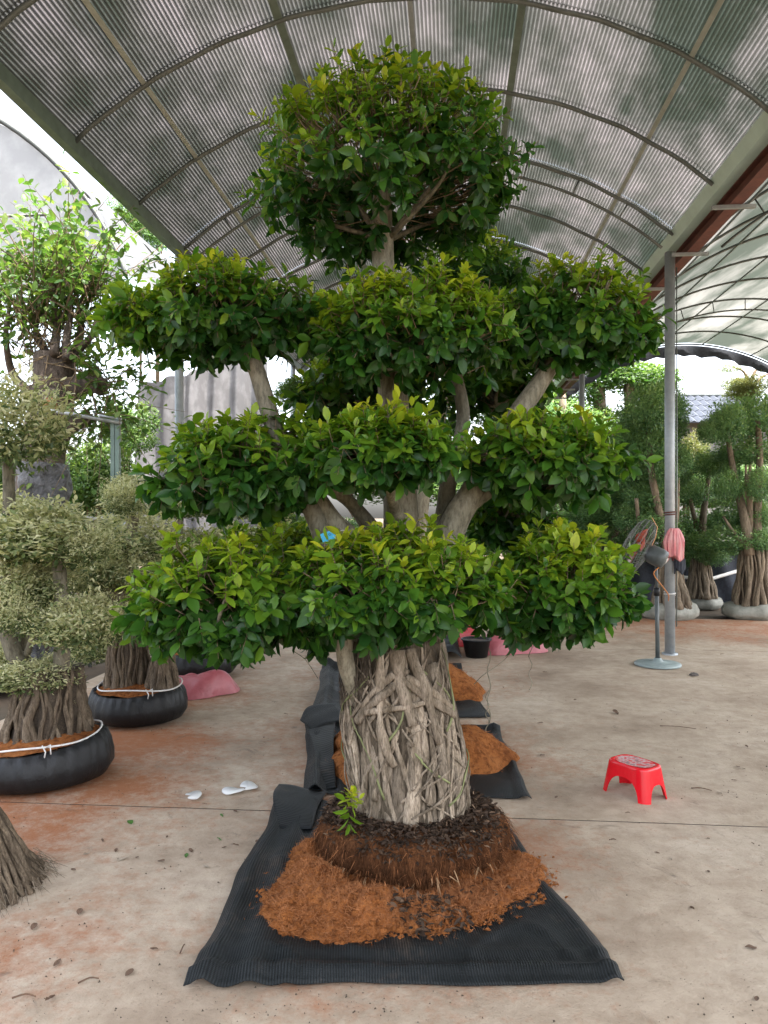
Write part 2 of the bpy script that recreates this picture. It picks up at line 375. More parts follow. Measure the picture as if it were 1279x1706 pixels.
def film(name, col, col2, trans=0.7, scale=1.2, stretch=(1, 1, 1), clear=0.0):
    m, nt, b = mat(name); L = nt.links.new
    geo = N(nt, 'ShaderNodeNewGeometry'); mp = N(nt, 'ShaderNodeMapping'); mp.inputs['Scale'].default_value = stretch
    L(geo.outputs['Position'], mp.inputs[0])
    no = N(nt, 'ShaderNodeTexNoise', Scale=scale, Detail=7, Roughness=0.6); L(mp.outputs[0], no.inputs['Vector'])
    r = ramp(nt, [(0.45, col2), (0.62, col)]); L(no.outputs[0], r.inputs[0])
    tr = N(nt, 'ShaderNodeBsdfTranslucent'); L(r.outputs[0], tr.inputs['Color'])
    L(r.outputs[0], b.inputs['Base Color']); b.inputs['Roughness'].default_value = 0.4
    mx = N(nt, 'ShaderNodeMixShader'); mx.inputs[0].default_value = trans
    L(b.outputs[0], mx.inputs[1]); L(tr.outputs[0], mx.inputs[2])
    out = mx.outputs[0]
    if clear:
        tp = N(nt, 'ShaderNodeBsdfTransparent'); m3 = N(nt, 'ShaderNodeMixShader'); m3.inputs[0].default_value = clear
        L(out, m3.inputs[1]); L(tp.outputs[0], m3.inputs[2]); out = m3.outputs[0]
    L(out, nt.nodes['Material Output'].inputs['Surface'])
    return m
M['white_film'] = film('white_film', (0.42, 0.43, 0.445), (0.33, 0.34, 0.355), 0.75, 1.5)
M['net_sheet'] = film('net_sheet', (0.27, 0.265, 0.27), (0.19, 0.185, 0.19), 0.5, 3.0)
M['side_film'] = film('side_film', (0.15, 0.147, 0.135), (0.036, 0.043, 0.035), 0.75, 1.1, (1.0, 0.22, 1.0))

def shadecloth():
    m, nt, b = mat('black_shadecloth'); L = nt.links.new
    uv = N(nt, 'ShaderNodeUVMap', uv_map='uv')
    sep = N(nt, 'ShaderNodeSeparateXYZ'); L(uv.outputs[0], sep.inputs[0])
    def wave(sock, f):
        mm = N(nt, 'ShaderNodeMath', operation='MULTIPLY'); mm.inputs[1].default_value = f; L(sock, mm.inputs[0])
        s = N(nt, 'ShaderNodeMath', operation='SINE'); L(mm.outputs[0], s.inputs[0]); return s.outputs[0]
    a = wave(sep.outputs[0], 2 * math.pi * 150); c = wave(sep.outputs[1], 2 * math.pi * 330)
    h = N(nt, 'ShaderNodeMath', operation='MULTIPLY_ADD'); L(c, h.inputs[0]); h.inputs[1].default_value = 0.4; L(a, h.inputs[2])
    geo = N(nt, 'ShaderNodeNewGeometry')
    no = N(nt, 'ShaderNodeTexNoise', Scale=3.0, Detail=10, Roughness=0.78, Distortion=.6); L(geo.outputs['Position'], no.inputs['Vector'])
    r = ramp(nt, [(0.35, (0.0045, 0.006, 0.0065)), (0.56, (0.010, 0.012, 0.013)), (0.64, (0.03, 0.025, 0.021)), (0.78, (0.075, 0.055, 0.042))]); L(no.outputs[0], r.inputs[0])
    sa = N(nt, 'ShaderNodeMapRange'); L(a, sa.inputs[0]); sa.inputs[1].default_value = -1; sa.inputs[2].default_value = 1; sa.inputs[3].default_value = 0.45; sa.inputs[4].default_value = 2.1
    sm = N(nt, 'ShaderNodeMix', data_type='RGBA', blend_type='MULTIPLY'); sm.inputs[0].default_value = 1.0; L(r.outputs[0], sm.inputs[6]); L(sa.outputs[0], sm.inputs[7])
    L(sm.outputs[2], b.inputs['Base Color']); b.inputs['Roughness'].default_value = 0.5; b.inputs['Specular IOR Level'].default_value = 0.22
    bump(nt, b, h.outputs[0], 0.45, 0.004)
    return m
M['shadecloth'] = shadecloth()
def redplastic():
    m, nt, b = mat('red_plastic')
    b.inputs['Base Color'].default_value = (0.70, 0.008, 0.018, 1); b.inputs['Roughness'].default_value = 0.2
    b.inputs['Subsurface Weight'].default_value = 0.0
    return m
M['red_plastic'] = redplastic()
def stoolprint():
    m, nt, b = mat('stool_print'); L = nt.links.new
    tc = N(nt, 'ShaderNodeTexCoord')
    vo = N(nt, 'ShaderNodeTexVoronoi', Scale=26.0); L(tc.outputs['Object'], vo.inputs['Vector'])
    no = N(nt, 'ShaderNodeTexNoise', Scale=28.0, Detail=3); L(tc.outputs['Object'], no.inputs['Vector'])
    r1 = ramp(nt, [(0.40, (0.62, 0.02, 0.03)), (0.46, (0.66, 0.38, 0.38)), (0.53, (0.55, 0.52, 0.53)), (0.58, (0.60, 0.10, 0.10)), (0.64, (0.22, 0.2, 0.22))]); L(no.outputs[0], r1.inputs[0])
    L(r1.outputs[0], b.inputs['Base Color']); b.inputs['Roughness'].default_value = 0.3
    return m
M['stool_print'] = stoolprint()

# ------------------------------------------------------------------ leaves
# template: (verts along x = length, y = width, z = up), folded along the midrib, tip bent down
T_FULL = (np.array([(0,0,0),(.2,.27,.03),(.2,0,-.01),(.2,-.27,.03),(.5,.42,.04),(.5,0,-.03),(.5,-.42,.04),(.8,.28,.0),(.8,0,-.07),(.8,-.28,.0),(1,0,-.13)], float),
          np.array([(0,2,1),(0,3,2),(1,2,5),(1,5,4),(2,3,6),(2,6,5),(4,5,8),(4,8,7),(5,6,9),(5,9,8),(7,8,10),(8,9,10)]))
T_LITE = (np.array([(0,0,0),(.45,.42,.05),(.45,-.42,.05),(1,0,-.06)], float), np.array([(0,2,1),(1,2,3)]))
def frames(D, U):
    D = D / np.linalg.norm(D, axis=1, keepdims=True)
    Wd = np.cross(U, D); l = np.linalg.norm(Wd, axis=1, keepdims=True)
    bad = (l[:, 0] < 1e-3); Wd[bad] = np.cross(np.array([[1.0, .3, .2]]), D[bad]); l = np.linalg.norm(Wd, axis=1, keepdims=True)
    Wd = Wd / l
    return D, Wd, np.cross(D, Wd)
def leaf_mesh(name, pos, D, U, Ln, Wr, tone, tmpl=T_FULL):
    tv, tf = tmpl
    D, Wd, Un = frames(D, U)
    n, k = len(pos), len(tv)
    V = (pos[:, None, :] + Ln[:, None, None] * (D[:, None, :] * tv[None, :, 0, None]
         + Wd[:, None, :] * (tv[None, :, 1, None] * Wr[:, None, None]) + Un[:, None, :] * tv[None, :, 2, None]))
    tris = (tf[None] + (np.arange(n) * k)[:, None, None]).reshape(-1, 3)
    return fast_mesh(name, V.reshape(-1, 3), tris, {'tone': np.repeat(tone, k)})
def unit(n):
    d = RNG.normal(size=(n, 3)); return d / np.linalg.norm(d, axis=1, keepdims=True)
def pad_shoots(n, seed, rough=0.14, bottom=0.55, inner=0.25, square=.16, lobe=2.6, gap=0.0):
    """shoot tips over a lumpy, flat-bottomed cushion of radius 1: positions, outward directions"""
    d = unit(n * 2)
    keep = RNG.uniform(size=len(d)) < np.where(d[:, 2] < -0.45, 0.45, 1.0)
    d = d[keep][:n]
    if gap:      # openings where the twigs show
        d = d[~((sn(d, 3.6, seed + 9) < -.42) & (RNG.uniform(size=len(d)) < gap))]
    lump = 1 + rough * sn(d, lobe, seed) + rough * 0.5 * sn(d, 6.0, seed + 5)
    r = lump * np.where(RNG.uniform(size=len(d)) < inner, RNG.uniform(.45, .9, len(d)), RNG.uniform(.86, 1.06, len(d)))
    r = r * np.where(RNG.uniform(size=len(d)) < .13, RNG.uniform(1.03, 1.20, len(d)), 1.0)
    # cushion: fuller shoulders than a ball
    sq = np.maximum(np.abs(d).max(axis=1), 0.6)
    r = r * (1 + square * (1 / (sq + .25) - .8))
    p = d * r[:, None]
    p[:, 2] = np.where(p[:, 2] < 0, p[:, 2] * bottom, p[:, 2])
    return p, d
def pad_leaves(c, rad, n, seed, L=0.075, k=7, tone_bias=0.0, young_lit=1.0, droop=0.35, wr=0.60, rough=0.14, bottom=0.6, lside=0.0, square=.0, lobe=2.0, gap=.85):
    """leaf arrays for one clipped cushion of a big-leaved ficus: rosettes of leaves at shoot tips"""
    p, d = pad_shoots(n, seed, rough, bottom, .25, square, lobe, gap)
    rad = np.array(rad); c = np.array(c)
    tip = c + p * rad
    out = d / rad; out /= np.linalg.norm(out, axis=1, keepdims=True)
    ax = out * 0.75 + np.array([0, 0, 0.55]) * (0.2 + np.clip(d[:, 2:3] + .3, 0, 1)) + RNG.normal(size=p.shape) * 0.33
    ax[:, 2] -= np.where(d[:, 2] < -0.15, droop * 2.2, 0)
    ax /= np.linalg.norm(ax, axis=1, keepdims=True)
    m = len(tip)
    kk = RNG.integers(k - 2, k + 3, m)
    idx = np.repeat(np.arange(m), kk); ordn = np.concatenate([np.arange(q) for q in kk]); tot = kk[idx]
    f = ordn / tot                                  # 0 = lowest leaf of the shoot, 1 = youngest
    A = ax[idx]
    e1 = np.cross(A, np.array([0.31, 0.2, 0.93])); e1 /= np.linalg.norm(e1, axis=1, keepdims=True); e2 = np.cross(A, e1)
    phi = ordn * 2.4 + RNG.uniform(0, 6.28, m)[idx] + RNG.normal(size=len(idx)) * .25
    sp = np.radians(np.interp(f, [0, 1], [88, 28])) + RNG.normal(size=len(idx)) * .18
    rd = e1 * np.cos(phi)[:, None] + e2 * np.sin(phi)[:, None]
    D = A * np.cos(sp)[:, None] + rd * np.sin(sp)[:, None]
    D[:, 2] -= droop * (1 - f) + RNG.uniform(0, .15, len(idx))
    stem = L * 1.25 * RNG.uniform(.6, 1.3, m)[idx]
    pos = tip[idx] + A * (f * stem)[:, None] - A * (stem * .4)[:, None]
    U = A + np.array([0, 0, .6]) + RNG.normal(size=A.shape) * .25
    under = np.clip(-d[idx, 2], 0, 1)
    Ln = L * RNG.uniform(.62, 1.18, len(idx)) * np.exp(RNG.normal(size=len(idx)) * .17) * np.interp(f, [0, .6, 1], [1.08, 1.0, .62]) * (1 + .5 * under)
    Ln = np.minimum(Ln, L * 1.38)
    Wr = wr * RNG.uniform(.85, 1.15, len(idx))
    shoot_t = RNG.uniform(size=m)
    hi = np.clip(d[:, 2] * .75 + .28 + lside * -d[:, 0], 0, 1)  # weight of the painted light: strongest on tops and left sides
    tone = tone_bias + young_lit * (0.98 * hi[idx] ** 1.1 * (0.3 + .7 * f) * (.12 + 1.1 * shoot_t[idx] ** 1.4)) + RNG.normal(size=len(idx)) * .09 + .05 + .20 * hi[idx]  # new growth plus painted light: tops brighter, undersides darker
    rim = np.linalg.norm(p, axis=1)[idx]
    tone = np.where(rim < .82, tone * .45, tone)  # hidden inner leaves painted darker as shade inside the pad
    return dict(pos=pos, D=D, U=U, Ln=Ln, Wr=Wr, tone=np.clip(tone, 0.0, 1.0), tip=tip, ax=ax, d=d, didx=idx)
def twig_mesh(c, tips, axes, L, mb_seed=0):
    """thin twigs from inside the cushion out to the shoots (3-sided)"""
    mb_V, mb_F = [], []
    c = np.array(c)
    for i in range(len(tips)):
        t = Vector(tips[i]); a = Vector(axes[i]); cc = Vector(c)
        s = t.lerp(cc, random.uniform(.25, .5)) + Vector((random.uniform(-.04, .04), random.uniform(-.04, .04), -0.03))
        V, Fc = tube([s, t - a * L * .6, t + a * L * .9], [0.0035, 0.0026, 0.0012], 3, False)
        b = len(mb_V); mb_V += V; mb_F += [tuple(q + b for q in f) for f in Fc]
    return mesh('twigs', mb_V, mb_F)

# shared single-leaf meshes (for leaves that are objects of their own)
def big_leaf_mesh(name, tone, matl):
    xs = np.linspace(0, 1, 7); V, Fc = [], []
    for i, x in enumerate(xs):
        w = 0.27 * math.sin(math.pi * min(1, x ** .82)) ** .8 if 0 < x < 1 else 0.004
        zc = -0.10 * x * x
        for y in (-1, -.5, 0, .5, 1):
            V.append((x, y * w, zc + 0.06 * abs(y) ** 1.3 * (w / .27)))
    for i in range(6):
        for j in range(4):
            a = i * 5 + j; Fc.append((a, a + 5, a + 6, a + 1))
    me = mesh(name, V, Fc); me.materials.append(matl)
    set_attr(me, 'tone', np.full(len(V), tone))
    me.polygons.foreach_set('use_smooth', np.ones(len(me.polygons), dtype=bool))
    return me
LEAF_TONES = [big_leaf_mesh('leaf', t, M['leaf_ficus']) for t in np.linspace(0.05, 0.95, 8)]

# ------------------------------------------------------------------ the setting
me = mesh('ground', [(-300, -60, -0.03), (300, -60, -0.03), (300, 500, -0.03), (-300, 500, -0.03)], [(0, 1, 2, 3)])
tag(link('ground', me, M['soil'], smooth=False), kind='structure')

floor = tag(empty('floor', (0, 0, 0)), kind='structure')
DUST = [(G(100, 1330), .9, .8), (G(60, 1390), .5, .7), (G(235, 1240), .75, .75), (G(120, 1500), .45, .25), (G(20, 1590), .5, .4), (G(310, 1150), 1.0, .5), (G(680, 1500), .85, .5),
        (G(870, 1400), .4, .55), (G(890, 1480), .35, .3), (G(860, 1270), .55, .4), (G(660, 1230), 1.2, .45), (G(650, 1120), 1.6, .35), (G(1130, 1040), 2.0, .5), (G(1260, 1045), 1.6, .5), (G(560, 1350), .5, .5)]
def slab(u0, u1, v0, v1, nu, nv):
    V = []
    for j in range(nv + 1):
        for i in range(nu + 1):
            p = S(u0 + (u1 - u0) * i / nu, v0 + (v1 - v0) * j / nv)
            V.append((p.x, p.y, 0.0))
    A = np.array(V)
    A[:, 2] = 0.004 * fbm(A, 0.9, 2.0, 3) - 0.004
    edge = np.zeros(len(A), bool)
    for j in range(nv + 1):
        for i in range(nu + 1):
            if j in (0, nv): A[j * (nu + 1) + i, 2] -= 0.0008
    Fc = [(j * (nu + 1) + i, j * (nu + 1) + i + 1, (j + 1) * (nu + 1) + i + 1, (j + 1) * (nu + 1) + i) for j in range(nv) for i in range(nu)]
    ntop = len(A); n0 = ntop * 1
    # skirt down into the joint
    ring = [i for i in range(nu + 1)] + [j * (nu + 1) + nu for j in range(1, nv + 1)] + [nv * (nu + 1) + i for i in range(nu - 1, -1, -1)] + [j * (nu + 1) for j in range(nv - 1, 0, -1)]
    low = A[ring].copy(); low[:, 2] = -0.08
    nr_ = len(ring)
    Vall = [tuple(v) for v in A] + [tuple(v) for v in A[ring]] + [tuple(v) for v in low]
    for k in range(nr_):
        k2 = (k + 1) % nr_; Fc.append((n0 + k2, n0 + k, n0 + nr_ + k, n0 + nr_ + k2))
    o = mobj('concrete_slab', Vall, Fc, M['concrete'], floor, True)
    d = np.zeros(len(Vall)); Av = np.array(Vall)
    for c, r, w in DUST:
        q = np.hypot(Av[:, 0] - c.x, Av[:, 1] - c.y) / r
        d = np.maximum(d, w * np.clip(1.15 - q, 0, 1))
    d = np.clip(d * (1 + .45 * fbm(Av, 3.0, 4.0, 4)), 0, 1)
    set_attr(o.data, 'dust', d)
    return o
J = 0.0075
for vj in (3.86, 8.9):
    nj = 160; A = np.array([tuple(S(-3.3 + 12.8 * i / nj, vj + s * J * 1.15)) for i in range(nj + 1) for s in (-1, 1)])
    A[:, 2] = 0.004 * fbm(A, 0.9, 2.0, 3) - .0070
    mobj('joint_filler', A, [(2 * i, 2 * i + 2, 2 * i + 3, 2 * i + 1) for i in range(nj)], M['joint_dirt'], floor, False)
slab(-3.3, 9.5, -2.0, 3.86 - J, 110, 50)
slab(-3.3, 9.5, 3.86 + J, 8.9 - J, 128, 52)
slab(-3.3, 9.5, 8.9 + J, 11.6, 100, 24)

# ------------------------------------------------------------------ arched sheds
UC, HW, ZE, RISE = -0.31, 2.68, 4.5, 1.0
RR = (HW ** 2 + RISE ** 2) / (2 * RISE); AMAX = math.asin(HW / RR)
def arcp(a, v, dr=0.0, uc=UC):
    return S(uc + (RR + dr) * math.sin(a), v, ZE + RISE - RR + (RR + dr) * math.cos(a))
BAYS = [-1.6 + 1.25 * i for i in range(17)]
shed = thing('arched_shed', 'arched shed roof of grey corrugated sheet on steel hoops over the big ficus', 'shed', S(UC, 8.4))
def corrugated_sheet(v0, v1, wave=0.031, amp=0.0065, lap=0.0):
    nw = int(2 * AMAX * RR / wave); ns = nw * 6
    V, rib, ua, va = [], [], [], []
    for r, v in enumerate((v0, (v0 + v1) / 2, v1)):
        for i in range(ns + 1):
            a = -AMAX * 1.02 + 2 * AMAX * 1.02 * i / ns
            ph = math.cos(2 * math.pi * i / 6)
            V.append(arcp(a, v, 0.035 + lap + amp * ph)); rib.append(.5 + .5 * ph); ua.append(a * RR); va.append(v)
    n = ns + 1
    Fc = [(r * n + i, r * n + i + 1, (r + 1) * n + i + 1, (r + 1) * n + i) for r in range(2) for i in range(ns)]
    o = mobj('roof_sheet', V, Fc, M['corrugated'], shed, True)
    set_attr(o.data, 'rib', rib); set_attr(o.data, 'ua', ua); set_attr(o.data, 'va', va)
for i in range(len(BAYS) - 1):
    corrugated_sheet(BAYS[i] - (.012 if i % 2 else 0), BAYS[i + 1] + (.012 if i % 2 else 0), lap=.007 if i % 2 else 0)
TRUSS = (BAYS[3], BAYS[8], BAYS[13])
for v in BAYS:
    pts = [arcp(-AMAX + 2 * AMAX * k / 36, v, -0.012 + .006 * math.sin(k * 1.7 + v)) for k in range(37)]
    MB().tube(pts, 0.02, 8).build('hoop', M['pipe_grey'], shed)
    if v in TRUSS:
        pts = [arcp(-AMAX + 2 * AMAX * k / 36, v, -0.19) for k in range(37)]
        MB().tube(pts, 0.016, 8).build('lower_hoop', M['pipe_grey'], shed)
        for k in range(-4, 5):
            a = AMAX * k / 5
            MB().tube([arcp(a, v, -0.185), arcp(a, v, -0.02)], 0.009, 6).build('hoop_strut', M['pipe_grey'], shed)
for du, mt, r in ((-2.1, 'purlin_pale', .020), (-1.02, 'purlin_green', .032), (0.0, 'galv', .02), (0.86, 'purlin_green', .03), (2.1, 'purlin_pale', .020)):
    a = math.asin(du / RR)
    V = MB()
    c0, c1 = arcp(a, -1.6, 0.012), arcp(a, 18.4, 0.012)
    t = S(math.cos(a), 0, 0); t.z = -math.sin(a); n = t.cross((c1 - c0).normalized())
    if n.z > 0: n = -n
    q = [c + t * sx * r + n * sz * .012 for c in (c0, c1) for sx, sz in ((-1, 0), (1, 0), (1, 1.6), (-1, 1.6))]
    V.add(q, [(0,1,5,4),(1,2,6,5),(2,3,7,6),(3,0,4,7),(0,3,2,1),(4,5,6,7)])
    V.build('purlin', M[mt], shed, False)
def sbox(mb, u0, u1, v0, v1, z0, z1):
    V = [S(u, v, z) for z in (z0, z1) for u, v in ((u0, v0), (u1, v0), (u1, v1), (u0, v1))]
    return mb.add(V, [(0,3,2,1),(4,5,6,7),(0,1,5,4),(1,2,6,5),(2,3,7,6),(3,0,4,7)])
UL, UR = UC - HW, UC + HW
sbox(MB(), UL - .055, UL + .02, -1.65, 18.5, ZE - .10, ZE + .015).build('eave_beam', M['green_post'], shed, False)
# valley gutter: folded trough between the two vaults, on a rusty beam
g = MB()
prof = [(UR - .03, ZE + .03), (UR + .03, ZE - .06), (UR + .26, ZE - .06), (UR + .44, ZE + .13)]
n = len(prof)
g.add([S(u, v, z) for v in (-1.65, 18.5) for u, z in prof] + [S(u, v, z + .006) for v in (-1.65, 18.5) for u, z in prof],
      [(i, i + 1, n + i + 1, n + i) for i in range(n - 1)] + [(2 * n + i, 3 * n + i, 3 * n + i + 1, 2 * n + i + 1) for i in range(n - 1)])
g.build('valley_gutter', M['gutter'], shed, False)
b = MB(); sbox(b, UR + .13, UR + .25, -1.65, 18.5, ZE - .075, ZE - .064); sbox(b, UR + .18, UR + .20, -1.65, 18.5, ZE - .19, ZE - .074); sbox(b, UR + .13, UR + .25, -1.65, 18.5, ZE - .20, ZE - .188)
b.build('rusty_beam', M['rust_beam'], shed, False)
for v in BAYS[1:]:
    sbox(MB(), UR - .02, UR + .36, v - .02, v + .02, ZE - .235, ZE - .205).build('bracket', M['galv'], shed, False)
PU = 2.46
def post(u, v, zt, r, m, cap=True):
    p = MB(); b0 = S(u, v)
    p.tube([(b0.x, b0.y, -.05), (b0.x, b0.y, zt)], r, 18)
    o = p.build('post', M[m], shed)
    c = MB(); c.tube([(b0.x, b0.y, -.02), (b0.x, b0.y, 0.012)], r * 1.55, 18); c.build('base_collar', M['galv'], o)
    return o
right_post = post(2.385, 8.6, ZE - .13, .054, 'galv')
post(PU, 14.65, ZE - .2, .05, 'galv')
post(UL - .04, 8.4, ZE - .09, .05, 'galv'); post(UL - .04, 14.65, ZE - .09, .05, 'galv'); post(UL - .04, 2.15, ZE - .09, .05, 'galv'); post(PU, 2.15, ZE - .2, .054, 'galv')

# second vault to the right
shed2 = thing('side_shed', 'neighbouring arched shed roof of pale weathered film beyond the valley gutter', 'shed', S(5.6, 8.4))
UC2 = UR + .36 + HW
nA = 40
for i in range(len(BAYS) - 1):
    v0, v1 = BAYS[i], BAYS[i + 1]
    V = [arcp(-AMAX + 2 * AMAX * k / nA, v0 + (v1 - v0) * j / 4, .03 - .018 * math.sin(math.pi * j / 4), UC2) for j in range(5) for k in range(nA + 1)]
    mobj('film_panel', V, [(j * (nA + 1) + k, j * (nA + 1) + k + 1, (j + 1) * (nA + 1) + k + 1, (j + 1) * (nA + 1) + k) for j in range(4) for k in range(nA)], M['side_film'], shed2)
for v in BAYS:
    MB().tube([arcp(-AMAX + 2 * AMAX * k / 30, v, 0, UC2) for k in range(31)], .017, 8).build('hoop', M['pipe_dark'], shed2)
    if v in TRUSS:
        MB().tube([arcp(-AMAX + 2 * AMAX * k / 30, v, -.2, UC2) for k in range(31)], .014, 8).build('lower_hoop', M['pipe_dark'], shed2)
        for k in range(-4, 5):
            a = AMAX * k / 5
            MB().tube([arcp(a, v, -.2, UC2), arcp(a, v, 0, UC2)], .009, 6).build('hoop_strut', M['pipe_dark'], shed2)
for du in (-2.3, -1.5, -.6, .4, 1.5):
    a = math.asin(du / RR)
    MB().tube([arcp(a, -1.6, -.012, UC2), arcp(a, 18.4, -.012, UC2)], .014, 8).build('purlin', M['pipe_grey'], shed2)
# dark net valance hanging from the far end hoop
V, Fc = [], []
for k in range(41):
    a = -AMAX + 2 * AMAX * k / 40
    p = arcp(a, 18.45, -.02, UC2); zl = p.z - .24 + .03 * math.sin(k * 2.1)
    V += [p, Vector((p.x, p.y + .05 * math.sin(k * .9), min(zl, p.z - .1)))]
for k in range(40): Fc.append((2 * k, 2 * k + 2, 2 * k + 3, 2 * k + 1))
mobj('net_valance', V, Fc, M['dark_cloth'], shed2)
p = S(UR + .36 + 2 * HW, 8.4); MB().tube([(p.x, p.y, 0), (p.x, p.y, ZE)], .05, 14).build('post', M['galv'], shed2)
p = S(UR + .36 + 2 * HW, 14.65); MB().tube([(p.x, p.y, 0), (p.x, p.y, ZE)], .05, 14).build('post', M['galv'], shed2)
# ------------------------------------------------------------------ the big ficus
TB = Vector((0.13, 3.40, 0.0))
ficus = thing('ficus_tree', 'tall cloud-pruned ficus with root-wrapped trunk on a coir root ball', 'tree', TB)

def limb(name, pts, r0, r1, parent, m='bark', seg=12, n=22, knob=.08, world_verts=True):
    c = spline(pts, n); rr = [r0 + (r1 - r0) * (i / n) for i in range(n + 1)]
    V, Fc = tube(c, rr, seg)
    A = np.array([tuple(v) for v in V]); C = np.repeat(np.array([tuple(q) for q in c]), seg, axis=0)
    k = 1 + knob * fbm(A, 9.0, r0 * 50, 3)
    A = C + (A - C) * k[:, None]
    return mobj(name, A, Fc, M[m], parent, True, world_verts)
# root base: column of fused roots
def base_axis(t):    # t 0 bottom .. 1 top -> centre and radius
    z = 0.14 + t * 0.82
    cx = np.interp(t, [0, .3, .55, .8, 1], [.135, .105, .075, .055, .045]); r = np.interp(t, [0, .08, .3, .55, .8, 1], [.262, .262, .270, .262, .232, .185])
    return Vector((cx, 3.40 + .02 * math.sin(t * 3), z)), r
V, Fc = [], []
NT, NAa = 40, 96
for i in range(NT + 1):
    c, r = base_axis(i / NT)
    for k in range(NAa):
        a = 2 * math.pi * k / NAa
        tw = a + .35 * (i / NT)
        rr = r * (.945 + .03 * math.sin(tw * 17 + 1.5 * math.sin(i * .13)) + .03 * math.sin(tw * 9 + 1) + .02 * nz(math.cos(a) * 3, math.sin(a) * 3, i * .08, 1.3))
        V.append((c.x + rr * math.cos(a), c.y + rr * .95 * math.sin(a), c.z))
for i in range(NT):
    for k in range(NAa):
        k2 = (k + 1) % NAa; Fc.append((i * NAa + k, i * NAa + k2, (i + 1) * NAa + k2, (i + 1) * NAa + k))
Fc.append(tuple(NT * NAa + k for k in range(NAa)))
trunk = mobj('trunk', V, Fc, M['root_core'], ficus)
rnd = random.Random(5)
def strand(a0, twist, t0, t1, r0, r1, wob, lift, m, name='aerial_root', n=16, seg=9, flat=.35):
    pts, rad = [], []
    ph = rnd.uniform(0, 6.28)
    for i in range(n + 1):
        f = i / n; t = t0 + (t1 - t0) * f
        c, r = base_axis(max(0, min(1, t)))
        a = a0 + twist * f + wob * math.sin(f * rnd.uniform(4.5, 5.5) + ph)
        rr = r * .935 + lift + .006 * math.sin(f * 9 + ph)
        pts.append((c.x + rr * math.cos(a), c.y + rr * .95 * math.sin(a), c.z))
        rad.append((r0 + (r1 - r0) * f) * (1 + .18 * math.sin(f * 13 + ph * 2) * rnd.uniform(.5, 1)))
    V, Fc = tube(pts, rad, seg)
    A = np.array([tuple(v) for v in V]); C = np.repeat(np.array(pts), seg, axis=0)
    O = A - C
    O = O * (1 + .22 * sn(A, 22, a0) + .10 * sn(A, 60, a0 + 2))[:, None]
    rad_dir = C - np.array([C[:, 0].mean() * 0 + .09, 3.41, 0.0]); rad_dir[:, 2] = 0; rad_dir /= np.linalg.norm(rad_dir, axis=1, keepdims=True)
    O = O - rad_dir * ((O * rad_dir).sum(1) * flat)[:, None]
    A = C + O
    return mobj(name, A, Fc, M[m], trunk)
# thick fused roots (every one round the column)
for k in range(34):
    a = 2 * math.pi * k / 34 + rnd.uniform(-.05, .05)
    top = rnd.uniform(.62, .98)
    strand(a, rnd.uniform(.12, .42), -.02, top, rnd.uniform(.026, .044), rnd.uniform(.014, .024), rnd.uniform(.02, .06), rnd.uniform(-.008, .004), 'root', flat=.5)
for k in range(38):
    a = rnd.uniform(-math.pi, 0.05) if k < 30 else rnd.uniform(0, math.pi)
    t0 = rnd.uniform(-.02, .35)
    strand(a, rnd.uniform(-.5, .7), t0, rnd.uniform(t0 + .3, 1.0), rnd.uniform(.009, .016), rnd.uniform(.006, .011), rnd.uniform(.03, .12), rnd.uniform(.004, .014), 'root')
# thin crossing roots
for k in range(46):
    a = rnd.uniform(-math.pi, 0)
    t0 = rnd.uniform(.0, .7)
    strand(a, rnd.choice((-1, 1)) * rnd.uniform(.3, 1.3), t0, min(1, t0 + rnd.uniform(.15, .5)), rnd.uniform(.004, .0075), rnd.uniform(.003, .005), .05, rnd.uniform(.014, .026), rnd.choice(('root', 'root', 'root', 'root', 'root_green')), n=14, seg=6)
# collar roots near the top, knuckled across the front
for a0, tw, t0, t1, r0 in ((-2.2, 1.25, .66, .72, .017), (-2.35, .95, .60, .88, .02), (-.6, -.95, .62, .86, .02), (-1.4, .9, .84, .66, .018), (-1.65, -.7, .86, .64, .016), (-1.5, .05, .98, .60, .03), (-1.2, .2, .98, .5, .026), (-1.9, .1, .97, .4, .022)):
    strand(a0, tw, t0, t1, r0, r0 * .7, .05, .026, 'root', n=16, seg=8)
# twine of green strands tied round the foot
for k in range(4):
    pts = [(0.135 + (.272 + .004 * k) * math.cos(a), 3.40 + (.262 + .004 * k) * math.sin(a), .165 + .012 * k + .01 * math.sin(a * 3 + k)) for a in np.linspace(0, 2 * math.pi, 40)]
    MB().tube(pts, .0045, 6, False).build('green_tie', M['root_green'], trunk)
# fibrous dark aerial roots at left shoulder
for k in range(22):
    a = rnd.uniform(-2.9, -2.1)
    strand(a, rnd.uniform(-.15, .15), 1.0, rnd.uniform(.6, .8), .004, .002, .06, .02 + rnd.uniform(0, .02), 'root_dark', n=10, seg=5)

